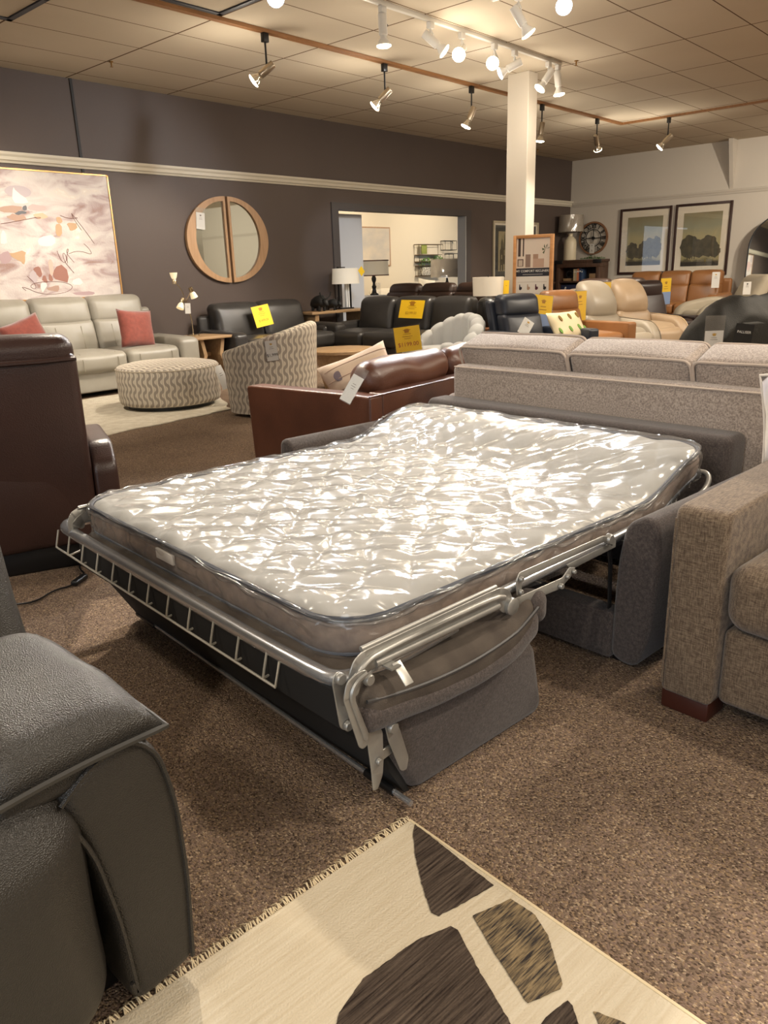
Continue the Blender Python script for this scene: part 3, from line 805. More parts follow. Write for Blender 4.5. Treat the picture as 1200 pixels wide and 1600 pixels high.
for i in range(300):
    x = -1.15 * i / 300 + rnd.uniform(-.003, .003); a = rnd.uniform(-.5, .5); l = rnd.uniform(.012, .026)
    tube([(x, -.002, .009), (x + a * .01, l * .4, .012 + rnd.uniform(0, .004)), (x + a * .025, l, .003)], .0013, 4, bm=fb)
f = obj('fringe', fb, M_FRINGE, RUG); f['kind'] = 'stuff'

def pillow_bm(w_, h_, t_, pinch=.05, n=14, seed=0, wr=.004):
    """Throw pillow standing in the xz plane, corners drawn out."""
    bm = bmesh.new(); G = {}
    for s in (-1, 1):
        for i in range(n + 1):
            for j in range(n + 1):
                if s == 1 and (i in (0, n) or j in (0, n)): G[(s, i, j)] = G[(-1, i, j)]; continue
                a, b = -1 + 2 * i / n, -1 + 2 * j / n
                # edges sag inwards between the corners
                x = a * w_ / 2 * (1 - pinch * (1 - b * b)); z = b * h_ / 2 * (1 - pinch * (1 - a * a))
                th = t_ / 2 * ((1 - a ** 4) * (1 - b ** 4)) ** .6
                p = Vector((x, s * th, z)); p += noise.noise_vector(p * 12 + Vector((seed, 0, 0))) * wr
                G[(s, i, j)] = bm.verts.new(p)
        for i in range(n):
            for j in range(n):
                f = [G[(s, i, j)], G[(s, i + 1, j)], G[(s, i + 1, j + 1)], G[(s, i, j + 1)]]
                bm.faces.new(f if s == -1 else f[::-1])
    return bm
# ================================================================ grey leather recliner, lower left
M_SLATE = leather('slate_leather', (46, 43, 39), .38, 480, .5, (40, 37, 34))
M_SLATESEAM = mat('slate_seam', (48, 46, 43), .5)
T = thing('recliner', 'charcoal grey leather recliner with a padded arm in the lower left foreground', 'recliner', (.045, 1.25, 0), 0)
def arm_face(s):
    pts = [(.305, .47), (.36, .505), (.43, .515), (.475, .465), (.497, .36), (.50, .20), (.49, .03), (.37, .02), (.36, .2), (.335, .37)]
    return fillet([(s * a, z) for a, z in pts], .03, 4)
for s in (1, -1):
    A = obj('arm', prism(arm_face(s), -.285, .40, 'xz', .022, 4), M_SLATE, T, angle=60)
    rim = [(x, -.283, z) for x, z in fillet([(s * .31, .455), (s * .36, .495), (s * .43, .505), (s * .468, .46), (s * .488, .36), (s * .491, .20), (s * .481, .04)], [0, .03, .04, .05, .05, .05, 0], 6)]
    obj('piping', tube(rim, .0045, 6), M_SLATE, A)
    obj('piping', tube([(x * 1.0 - s * .004, -.262, z + .006) for x, _, z in rim], .0035, 6), M_SLATESEAM, A)
    ri2 = [(x, -.286, z) for x, z in fillet([(s * .30, .45), (s * .342, .36), (s * .366, .2), (s * .376, .03)], .05, 5)]
    obj('piping', tube(ri2, .0045, 6), M_SLATE, A)
    def padf(q):   # laid flat: x across, y front to back, then tipped down at the front
        x, z, y = q.x, q.y, q.z
        return Vector((s * .342 + x * (1 if s > 0 else 1), -.085 + y, .548 + z * (1.0 if z > 0 else .55) - .10 * max(0, -y - .04) ** 1.5 * 2 - .02))
    pb = pillow_bm(.27, .44, .13, pinch=.03, n=18, wr=.004, seed=s)
    for v in pb.verts: v.co = padf(v.co)
    P_ = obj('arm_pad', pb, M_SLATE, T, angle=180)
    ring = []
    for a, b in [(-1 + 2 * i / 14, -1) for i in range(14)] + [(1, -1 + 2 * i / 14) for i in range(14)] + [(1 - 2 * i / 14, 1) for i in range(14)] + [(-1, 1 - 2 * i / 14) for i in range(14)]:
        ring.append(padf(Vector((a * .135 * (1 - .03 * (1 - b * b)), 0, b * .22 * (1 - .03 * (1 - a * a))))))
    obj('piping', tube(ring, .0055, 6, closed=True), M_SLATESEAM, P_)
    obj('pad_base', xf(softbox(.24, .40, .05, r=.02, n=5, deform=lambda q: (q.x, q.y, q.z - .10 * max(0, -q.y - .04) ** 1.5 * 2)), loc=(s * .342, -.08, .497)), M_SLATE, P_, angle=80)
obj('seat', xf(softbox(.70, .60, .46, r=.10, bulge=(.0, .035, .03), n=12, wr=.004, wsc=6), loc=(0, -.02, .265)), M_SLATE, T, angle=80)
obj('seam', tube([(.12, -.335, .05), (.115, -.358, .2), (.11, -.345, .34), (.10, -.28, .45)], .003, 6), M_SLATESEAM, T)
obj('back', xf(softbox(.96, .20, .66, r=.05, bulge=(0, .03, .0), n=10, wr=.004, wsc=6, deform=lambda q: (q.x, q.y + (q.z + .33) * .28, q.z)), loc=(.02, .27, .74)), M_SLATE, T, angle=80)
obj('base', box(-.44, .44, -.20, .38, .0, .10, .01), M_BLKP, T)

# ================================================================ dark brown recliner seen from behind, left
M_OXB = leather('oxblood_brown_leather', (56, 37, 32), .33, 200, .15, (48, 32, 28))
T = thing('recliner', 'dark reddish brown leather recliner seen from behind at the left edge', 'recliner', (1.45 - .917 * .32 + .40 * .40, 2.96 + .40 * .32 + .917 * .40, 0), 156.5)
bm = softbox(.66, .16, .62, r=.035, bulge=(0, .01, 0), n=8, deform=lambda q: (q.x * (1 + .02 * q.z), q.y + .04 * (q.z + .3), q.z + (.05 * (.33 - q.x) / .66 * -1.6 if q.z < 0 else 0)))
obj('back_panel', xf(bm, loc=(0, .33, .60)), M_OXB, T, angle=70)
obj('headrest', xf(softbox(.655, .20, .13, r=.055, bulge=(0, .0, .01), n=8, wr=.004, wsc=8), loc=(0, .33, .91)), M_OXB, T, angle=80)
obj('piping', tube([(-.33, .435, .885), (-.2, .45, .882), (.3, .45, .878)], .008, 6), M_OXB, T)
obj('back_cushion', xf(softbox(.58, .16, .52, r=.06, bulge=(0, .03, 0), n=6), loc=(0, .20, .66)), M_OXB, T, angle=80)
bm = softbox(.66, .66, .42, r=.03, bulge=(.0, .03, 0), n=8, wr=.008, wsc=5, deform=lambda q: (q.x, q.y + (.05 * (q.z + .2) if q.y > 0 else 0), q.z))
obj('body', xf(bm, loc=(0, .06, .315)), M_OXB, T, angle=70)
obj('seat', xf(softbox(.52, .52, .16, r=.06, bulge=(0, .0, .03), n=6), loc=(0, -.06, .46)), M_OXB, T, angle=80)
for s in (1, -1):
    ap = fillet([(-.32, .10), (-.36, .47), (-.30, .50), (.30, .53), (.40, .44), (.41, .10)], .04, 5)
    obj('arm', prism(ap, s * .33, s * .43, 'yz', .02, 3), M_OXB, T, angle=60)
obj('base', box(-.30, .30, -.24, .34, 0, .11, .01), M_BLKP, T)
pc = thing('power_cord', 'black power cord lying on the carpet under the brown recliner', 'cord', (0, 0, 0))
obj('cable', tube(smooth_path([(1.44, 3.10, .01), (1.36, 3.02, .008), (1.34, 2.90, .008), (1.24, 2.84, .008), (1.18, 2.86, .008), (1.08, 2.80, .008), (1.02, 2.84, .008), (.92, 2.92, .008)], 3), .004, 6), M_BLKP, pc)
ib = softbox(.03, .09, .022, r=.008, n=2); xf(ib, loc=(1.29, 2.866, .013), rot=(0, 0, -1.0)); obj('inline_plug', ib, M_BLKP, pc)

# ================================================================ light grey fabric sofa behind the bed
M_GREYF = mat('grey_heather_fabric', (176, 162, 150), .95, spec=.1, bump=('noise', 500, .4), var=(160, (128, 116, 108), .16, (1, 1, 1)), sheen=.3)
M_GREYP = mat('grey_heather_piping', (188, 172, 158), .95, spec=.1)
u0, v0 = 2.38, .66
c_, s_ = math.cos(math.radians(BRZ)), math.sin(math.radians(BRZ))
def bw(u, v): return (BED[0] + c_ * u - s_ * v, BED[1] + s_ * u + c_ * v)
GS = thing('three_seat_sofa', 'light grey heathered fabric sofa seen from behind with three loose back cushions', 'sofa', (*bw(u0, v0), 0), 84.5)
# local x = along the sofa to the left of the picture, local y = towards the viewer
obj('back', xf(softbox(1.78, .13, .66, r=.03, bulge=(0, .01, .0), n=10, wr=.002, wsc=4), loc=(0, .385, .39)), M_GREYF, GS, angle=70)
obj('piping', tube([(-.87, .452, .712), (.87, .452, .712)], .004, 6), M_GREYP, GS)
for i, (a, b_) in enumerate(((.275, .905), (-.30, .265), (-.875, -.31))):
    w_ = b_ - a
    tl = lambda v: Matrix.Rotation(-.34, 3, 'X') @ Vector(v) + Vector(((a + b_) / 2, .245, .665))
    bm = softbox(w_, .17, .36, r=.028, bulge=(.0, .03, .012), n=12, wr=.005, wsc=7, seed=i * 3.1)
    for v in bm.verts: v.co = tl(v.co)
    c = obj('back_cushion', bm, M_GREYF, GS, angle=80)
    for yy in (.085, -.085):
        pts = [Vector((x, yy, z + .004 * math.sin(x * 13 + i))) for x, z in fillet([(-w_ / 2, -.15), (-w_ / 2, .18), (w_ / 2, .18), (w_ / 2, -.15)], [0, .035, .035, 0], 6)]
        full = []
        for p, q in zip(pts, pts[1:]):
            k = max(1, int((q - p).length / .04)); full += [p.lerp(q, t / k) for t in range(k)]
        full.append(pts[-1])
        full = [tl(p + Vector((0, 0, .003 * (1 - (2 * p.x / w_) ** 2) - .004 if p.z > .15 else 0)) + noise.noise_vector(p * 9) * .003) for p in full]
        obj('piping', tube(full, .0062, 6), M_GREYP, c)
obj('seat_base', xf(softbox(1.74, .66, .28, r=.03, n=5), loc=(0, .0, .21)), M_GREYF, GS, angle=70)
for i in range(3): obj('seat_cushion', xf(softbox(.57, .58, .17, r=.05, bulge=(0, .01, .02), n=6), loc=(-.58 + .58 * i, -.06, .43)), M_GREYF, GS, angle=80)
for s in (1, -1):
    obj('arm', xf(softbox(.13, .78, .50, r=.05, bulge=(.01, .0, .0), n=6), loc=(s * .95, .0, .31)), M_GREYF, GS, angle=70)
for x in (-.9, .9):
    for y in (-.33, .38): obj('foot', box(x - .03, x + .03, y - .03, y + .03, 0, .07, .005), M_BLKP, GS)

# ================================================================ brown tweed sofa, right
M_TWEED = mat('brown_tweed', (122, 106, 88), .95, spec=.1, bump=('noise', 380, .5), weave=(420, (80, 66, 54), 1.0), sheen=.2)
M_CHERRY = wood('cherry_wood', (64, 28, 18), (52, 22, 14), (1, 1, 8))
TW = thing('tweed_sofa', 'brown tweed sofa with a block arm and cherry wood foot at the right edge', 'sofa', (*bw(1.33, -1.10), 0), -95.5)
# local x to the right of the picture, local y away from the viewer; front at y=-.45
tp = fillet([(-.45, .055), (-.452, .40), (-.45, .582), (.42, .612), (.44, .055)], [.01, .03, .035, .06, .02], 5)
for s in (-1, 1):
    x0, x1 = sorted((s * .925, s * .785))
    bm = prism(tp, x0, x1, 'yz', .016, 3)
    A = obj('arm', bm, M_TWEED, TW, angle=60)
    obj('seam', tube([(s * .925 - s * .006, -.453, .08), (s * .925 - s * .006, -.452, .55)], .003, 6), M_TWEED, A)
obj('base_rail', xf(softbox(1.57, .80, .215, r=.022, bulge=(0, .004, 0), n=6), loc=(0, -.02, .165)), M_TWEED, TW, angle=70)
for i in range(2): obj('seat_cushion', xf(softbox(.78, .70, .18, r=.055, bulge=(0, .015, .03), n=10, wr=.003, wsc=5), loc=(-.393 + .786 * i, -.105, .37)), M_TWEED, TW, angle=80)
obj('back', xf(softbox(1.57, .17, .62, r=.05, n=6, deform=lambda q: (q.x, q.y + q.z * .1, q.z)), loc=(0, .34, .42)), M_TWEED, TW, angle=70)
for i in range(2): obj('back_cushion', xf(softbox(.77, .17, .38, r=.07, bulge=(0, .03, .02), n=8, deform=lambda q: (q.x, q.y + q.z * .2, q.z)), loc=(-.393 + .786 * i, .19, .60)), M_TWEED, TW, angle=80)
for sx in (-1, 1):
    for y in (-.39, .36):
        fp_ = [(sx * .855 - .07, y - .05), (sx * .855 + .065, y - .05), (sx * .855 + .065, y + .05), (sx * .855 - .07, y + .05)]
        obj('foot', box(sx * .855 - .068, sx * .855 + .062, y - .05, y + .05, 0, .056, .004), M_CHERRY, TW)

# ================================================================ cognac leather sofa seen from behind its arm
M_COG = leather('cognac_brown_leather', (94, 58, 42), .34, 180, .12, (72, 44, 33))
CS = thing('leather_sofa', 'reddish brown leather sofa with a bolster back seen from its arm and rear', 'sofa', (3.47, 2.97, 0), 184)
ap = fillet([(.43, .05), (.43, .60), (.30, .605), (-.40, .605), (-.44, .60), (-.41, .05)], [.01, .015, .02, .01, .02, .01], 4)
for s in (-1, 1):
    x0, x1 = sorted((s * .85, s * .75))
    obj('arm', prism(ap, x0, x1, 'yz', .012, 3), M_COG, CS, angle=60)
obj('back', xf(softbox(1.50, .10, .56, r=.014, n=6), loc=(0, .38, .325)), M_COG, CS, angle=60)
obj('piping', tube([(.852, .428, .60), (-.85, .428, .60)], .005, 6), M_COG, CS)
obj('piping', tube([(.846, .430, .59), (.846, .430, .06)], .004, 6), M_COG, CS)
obj('seat', xf(softbox(1.50, .74, .34, r=.04, bulge=(0, 0, .02), n=8), loc=(0, -.04, .25)), M_COG, CS, angle=70)
def bol(q):
    e = max(0, (abs(q.x) - .60) / .13)
    k = 1 - .25 * e * e
    pl = 1 + .03 * math.sin(q.x * 60 + q.y * 20) * min(1, e * 3)
    return (q.x, q.y * k * pl, q.z * k * pl + .006 * math.sin(q.x * 9))
for i, x in enumerate((.365, -.375)):
    B = obj('bolster', xf(softbox(.735 if i == 0 else .74, .19, .18, r=.085, bulge=(.0, .01, .01), n=14, deform=lambda q: bol(Vector((q.x * 1.8, q.y, q.z))).__class__((bol(Vector((q.x * 1.8, q.y, q.z)))[0] / 1.8, *bol(Vector((q.x * 1.8, q.y, q.z)))[1:])), wr=.008, wsc=9), loc=(x, .262, .655)), M_COG, CS, angle=80)
    for xx in (-.16, .12):
        obj('seam', tube([(x + xx, .262 + .096 * math.cos(t), .655 + .092 * math.sin(t)) for t in [PI * .0 + PI * k / 14 for k in range(15)]], .003, 6), mat('cognac_seam', (86, 42, 24), .5), B)
for x in (-.78, .78):
    for y in (-.36, .36): obj('foot', box(x - .025, x + .025, y - .025, y + .025, 0, .055, .003), M_BLKP, CS)

# ---- loose pillows near the bed
M_BLUEWHITE = mat('blue_and_white_cotton', (214, 206, 196), .9, var=(9, (186, 182, 190), .12, (1, 1, 1)))
P1 = thing('throw_pillow', 'white pillow with a blue pattern at the right edge on the tweed sofa', 'pillow', (*bw(1.46, -.325), .740), rot=(-.15, -.20, math.radians(-95.5)))
pcb = obj('pillow_cover', pillow_bm(.38, .28, .14), M_BLUEWHITE, P1, angle=180)
M_BLUEPR = mat('blue_print', (70, 72, 118), .9)
for k in range(16):
    a_ = k * 2.4; x_, z_ = .165 * math.cos(a_) * (.45 + .5 * (k % 3) / 2), .115 * math.sin(a_ * 1.3)
    yy_ = -.07 * ((1 - (x_ / .19) ** 4) * (1 - (z_ / .14) ** 4)) ** .6
    obj('print_motif', prism(ell(x_, z_, .016, .006, 10, rot=k * 1.1), yy_ - .006, yy_ + .002, 'xz'), M_BLUEPR, pcb, smooth=False)
obj('pillow_piping', tube([(x, 0, z) for x, z in [(w2 * .19 * (1 - .05 * (1 - h2 * h2)), h2 * .14 * (1 - .05 * (1 - w2 * w2))) for w2, h2 in [(-1 + 2 * i / 12, -1) for i in range(12)] + [(1, -1 + 2 * i / 12) for i in range(12)] + [(1 - 2 * i / 12, 1) for i in range(12)] + [(-1, 1 - 2 * i / 12) for i in range(12)]]], .005, 6, closed=True), mat('pale_pillow_piping', (206, 196, 184), .8), P1)
M_BEIGEQ = mat('beige_quilted_cotton', (190, 168, 146), .9, bump=('noise', 300, .3))
P2 = thing('throw_pillow', 'beige quilted pillow with a round dark button on the brown leather sofa', 'pillow', (3.12, 2.98, .60), rot=(-.45, -.32, math.radians(-30)))
pc_ = obj('pillow_cover', pillow_bm(.42, .31, .20, pinch=.08), M_BEIGEQ, P2, angle=180)
M_STITCH = mat('pillow_stitch', (150, 126, 108), .9)
for k in range(4):
    z = -.10 + .065 * k
    obj('stitch_line', tube([(x, -.10 * ((1 - min(1, abs(x) / .21) ** 4) * (1 - min(1, abs(z) / .155) ** 4)) ** .6 - .002, z) for x in [-.19 + .38 * i / 20 for i in range(21)]], .0025, 5), M_STITCH, pc_)
bt = lathe([(.028, 0), (.028, .006), (.02, .009), (.001, .009)], 20); xf(bt, rot=(PI / 2, 0, 0), loc=(-.13, -.083, .045)); obj('button', bt, mat('plum_button', (92, 78, 84), .6), pc_)

# ---------------------------------------------------------------- price tags and signs
M_WHITEC = mat('white_card', (222, 220, 214), .55)
M_YELLOW = mat('yellow_sign_paper', (250, 204, 34), .45, coat=.3)
M_INK = mat('black_ink', (26, 24, 24), .6)
M_GREYINK = mat('grey_ink', (120, 112, 104), .6)
M_GOLD = mat('gold_ink', (196, 154, 60), .5)
M_BROWNINK = mat('brown_ink', (176, 120, 20), .6)
M_REDINK = mat('red_ink', (176, 70, 40), .6)
M_CLEAR = bpy.data.materials.new('clear_sleeve'); M_CLEAR.use_nodes = True
nt = M_CLEAR.node_tree
for n_ in list(nt.nodes): nt.nodes.remove(n_)
o_ = nt.nodes.new('ShaderNodeOutputMaterial'); a_ = nt.nodes.new('ShaderNodeBsdfTransparent'); b_ = nt.nodes.new('ShaderNodeBsdfGlossy'); b_.inputs['Roughness'].default_value = .12
m_ = nt.nodes.new('ShaderNodeMixShader'); m_.inputs[0].default_value = .16
nt.links.new(a_.outputs[0], m_.inputs[1]); nt.links.new(b_.outputs[0], m_.inputs[2]); nt.links.new(m_.outputs[0], o_.inputs[0])

def face_on(bm):  # drawn in xy, turned to stand in xz and face -y
    return xf(bm, rot=(PI / 2, 0, 0))
def crown(cx, cy, s):
    """Small crown: band with five points."""
    pts = [(-1, .25), (-.55, -.05), (-.5, -.45), (.5, -.45), (.55, -.05), (1, .25), (.55, .22), (.38, .52), (.16, .30), (0, .62), (-.16, .30), (-.38, .52), (-.55, .22)]
    return [(cx + x * s, cy + y * s) for x, y in pts]
def sign(name, label, cat, loc, rot, w_, h_, paper, price=None, lines=3, group=None, ink=None, logo=M_BROWNINK, sleeve=0.0, psize=None, curl=0.0):
    """A printed card hanging from its top edge at the origin, facing -y."""
    t = thing(name, label, cat, loc, group=group, rot=rot)
    bm = bmesh.new(); nn = 8; X5 = (-1, -.5, 0, .5, 1)
    def grid(dy): return [[bm.verts.new((x * w_ / 2, dy - curl * (1 - (1 + z / h_) ** 2), z)) for x in X5] for z in [-h_ * i / nn for i in range(nn + 1)]]
    F_, B_ = grid(-.0008), grid(.0008)
    for i in range(nn):
        for j in range(4):
            bm.faces.new((F_[i][j], F_[i + 1][j], F_[i + 1][j + 1], F_[i][j + 1])); bm.faces.new((B_[i][j + 1], B_[i + 1][j + 1], B_[i + 1][j], B_[i][j]))
    for i in range(nn):
        for j in (0, 4): bm.faces.new((F_[i][j], B_[i][j], B_[i + 1][j], F_[i + 1][j]))
    for j in range(4):
        for i in (0, nn): bm.faces.new((F_[i][j], F_[i][j + 1], B_[i][j + 1], B_[i][j]))
    obj('card', bm, paper, t, angle=30)
    Y = -.0022
    def put(nm, b, m):
        face_on(b)
        for v in b.verts: v.co.y = Y - curl * (1 - (1 + v.co.z / h_) ** 2) - .0002
        obj(nm, b, m, t, smooth=False)
    if logo: put('logo', flat([crown(0, -h_ * .17, w_ * .16)]), logo)
    b = bmesh.new()
    for k in range(lines):
        ww = w_ * (.30, .40, .26, .35)[k % 4]; zz = -h_ * (.32 + .085 * k)
        flat([[(-ww / 2, zz), (ww / 2, zz), (ww / 2, zz + h_ * .018), (-ww / 2, zz + h_ * .018)]], bm=b)
    if lines: put('small_print', b, M_GREYINK if paper is M_WHITEC else M_BROWNINK)
    if price:
        b = text_bm(price, psize or w_ * .21, 0, bold=.0); xf(b, loc=(0, -h_ * .72, 0)); put('price', b, ink or M_INK)
    if sleeve:
        b = box(-w_ * .54, w_ * .54, -.003, .002, -h_ * 1.03, sleeve); obj('clear_sleeve', b, M_CLEAR, t, smooth=False)
    return t
sign('price_tag', 'long white tag in a clear sleeve at the corner of the brown leather sofa', 'price tag', (2.60, 2.50, .705), (0, math.radians(32), math.radians(-45)), .055, .135, M_WHITEC, None, 3, logo=None, sleeve=.045)

# ================================================================ generic seating
def sofa(name, label, loc, rz, m, W=2.2, D=.92, n=3, seat_z=.44, arm_z=.60, arm_w=.20, back_z=.84, back_t=.24, two_tier=False, armstyle='soft', seam=None, group=None, lean=.22, base_z=.06, flip=False, cat='sofa', feet=True, headw=None, puff=.03, back_base=True):
    t = thing(name, label, cat, loc, rz, group)
    iw = W - 2 * arm_w; sw = iw / n
    obj('base', xf(softbox(iw + .02, D - .08, seat_z - .16 - base_z, r=.02, n=4), loc=(0, .02, (seat_z - .16 + base_z) / 2)), m, t, angle=70)
    for i in range(n):
        x = -iw / 2 + sw * (i + .5)
        c = obj('seat_cushion', xf(softbox(sw - .008, D - back_t - .02, .20, r=.06, bulge=(0, .02, puff), n=7, wr=.003, wsc=6, seed=i), loc=(x, -D / 2 + (D - back_t) / 2, seat_z - .09)), m, t, angle=80)
        if seam:
            obj('seam', tube([(x + .0, -D / 2 - .018, seat_z - .15), (x, -D / 2 + .03, seat_z + .01), (x, -D / 2 + .3, seat_z + .035)], .003, 5), seam, c) if False else None
            for sx in (-sw * .30, sw * .30):
                obj('seam', tube([(x + sx, -D / 2 - .014, seat_z - .16), (x + sx, -D / 2 - .010, seat_z - .05), (x + sx, -D / 2 + .05, seat_z + .012), (x + sx, -D / 2 + .3, seat_z + .026)], .0035, 5), seam, c)
        h = back_z - seat_z + .04
        yb = D / 2 - back_t / 2 - .04
        L = lambda q: (q.x, q.y + q.z * lean, q.z)
        if two_tier:
            h2 = h * .46; h1 = h - h2
            b1 = obj('back_cushion', xf(softbox(sw - .008, back_t * .8, h1 + .05, r=.05, bulge=(0, .025, .0), n=7, deform=L, wr=.003, seed=i), loc=(x, yb - h / 2 * lean, seat_z - .04 + (h1 + .05) / 2)), m, t, angle=80)
            if seam:
                for sx in (-sw * .22, sw * .22): obj('seam', tube([(x + sx, yb - back_t * .4 - .022 - h / 2 * lean + (z - h1 / 2) * lean, seat_z - .04 + z) for z in (.05, h1 * .5, h1 * .95)], .0035, 5), seam, b1)
            obj('headrest', xf(softbox((headw or sw - .008), back_t * .85, h2 + .02, r=.07, bulge=(0, .03, .012), n=7, deform=L, wr=.004, seed=i + 4), loc=(x, yb - .015 + (h1 - h2) * .0 + lean * (h1 / 2 - .0), seat_z - .04 + h1 + h2 / 2)), m, t, angle=80)
        else:
            obj('back_cushion', xf(softbox(sw - .006, back_t * .9, h, r=.08, bulge=(0, puff + .01, .015), n=9, deform=L, wr=.004, wsc=6, seed=i), loc=(x, yb, seat_z - .04 + h / 2)), m, t, angle=80)
    if back_base: obj('back_frame', xf(softbox(W - arm_w * .6, .10, back_z - .14 - base_z, r=.04, n=4, deform=lambda q: (q.x, q.y + (q.z) * .05, q.z)), loc=(0, D / 2 - .06, (back_z - .14 + base_z) / 2)), m, t, angle=70)
    for s in (-1, 1):
        if armstyle == 'soft':
            ap = fillet([(-D / 2, base_z), (-D / 2 + .0, arm_z - .03), (-D / 2 + .08, arm_z), (D / 2 - .1, arm_z + .02), (D / 2 - .02, base_z)], [.02, .10, .10, .08, .02], 6)
            bv = .05
        elif armstyle == 'track':
            ap = fillet([(-D / 2, base_z), (-D / 2, arm_z), (D / 2 - .08, arm_z), (D / 2 - .02, base_z)], [.01, .02, .02, .02], 4); bv = .014
        x0, x1 = sorted((s * W / 2, s * (W / 2 - arm_w)))
        obj('arm', prism(ap, x0, x1, 'yz', bv, 4), m, t, angle=65)
    if feet:
        for x in (-W / 2 + .1, W / 2 - .1):
            for y in (-D / 2 + .08, D / 2 - .1): obj('foot', box(x - .03, x + .03, y - .03, y + .03, 0, base_z + .01, .003), M_BLKP, t)
    return t

# ---------------------------------------------------------------- beige reclining sofa on the dark wall
M_BEIGEL = leather('beige_leather', (154, 149, 138), .38, 200, .10, (144, 139, 127))
M_BEIGES = mat('beige_seam', (140, 132, 114), .6)
sofa('reclining_sofa', 'beige leather reclining sofa with two red pillows below the abstract painting', (4.03, 8.08, 0), 0, M_BEIGEL, W=2.50, D=.94, n=3, seat_z=.44, arm_z=.53, arm_w=.26, back_z=1.00, back_t=.26, two_tier=True, seam=M_BEIGES, base_z=.05, lean=.20)
M_RUST = mat('rust_velvet', (138, 66, 52), .85, bump=('noise', 260, .3), var=(30, (116, 52, 42), .25, (1, 1, 1)), sheen=.5)
def pillow(label, loc, rot, m, w_=.44, h_=.42, t_=.15, group=None):
    t = thing('throw_pillow', label, 'pillow', loc, group=group, rot=rot)
    obj('pillow_cover', pillow_bm(w_, h_, t_, pinch=.07, wr=.006), m, t, angle=180)
    return t
pillow('rust red square pillow at the right end of the beige sofa', (4.62, 7.84, .655), (-.22, .10, .05), M_RUST)
pillow('rust red pillow at the left picture edge on the beige sofa', (3.36, 7.74, .64), (-.26, -.30, .05), M_RUST, group=None)

# ---------------------------------------------------------------- abstract painting
PT = thing('abstract_painting', 'large abstract painting in blush, white and rust in a thin gold frame', 'painting', (3.94, YW - .02, 1.655))
M_CANVAS = mat('painted_canvas', (206, 196, 190), .7, bump=('noise', 60, .2))
nt = M_CANVAS.node_tree; N = nt.nodes; L = nt.links
tc = N.new('ShaderNodeTexCoord'); mp = N.new('ShaderNodeMapping'); mp.inputs['Scale'].default_value = (1.4, 1, 3.0); L.new(tc.outputs['Object'], mp.inputs[0])
nz = N.new('ShaderNodeTexNoise'); nz.inputs['Scale'].default_value = 2.0; nz.inputs['Detail'].default_value = 7; nz.inputs['Distortion'].default_value = 1.0; L.new(mp.outputs[0], nz.inputs['Vector'])
cr = N.new('ShaderNodeValToRGB'); L.new(nz.outputs['Fac'], cr.inputs[0]); e = cr.color_ramp.elements
e[0].position = .30; e[0].color = (*lin((160, 132, 124)), 1); e[1].position = .74; e[1].color = (*lin((232, 228, 220)), 1)
for p_, c_ in ((.38, (178, 160, 158)), (.46, (200, 188, 184)), (.58, (212, 204, 198)), (.66, (216, 206, 196))): k_ = e.new(p_); k_.color = (*lin(c_), 1)
L.new(cr.outputs[0], N['Principled BSDF'].inputs['Base Color'])
obj('canvas', box(-.985, .985, -.03, .015, -.65, .65), M_CANVAS, PT)
b = box(-1.0, -.985, -.04, .018, -.665, .665); box(.985, 1.0, -.04, .018, -.665, .665, bm=b); box(-1, 1, -.04, .018, .65, .665, bm=b); box(-1, 1, -.04, .018, -.665, -.65, bm=b)
obj('frame', b, mat('thin_gold_frame', (188, 142, 84), .35, .5), PT)
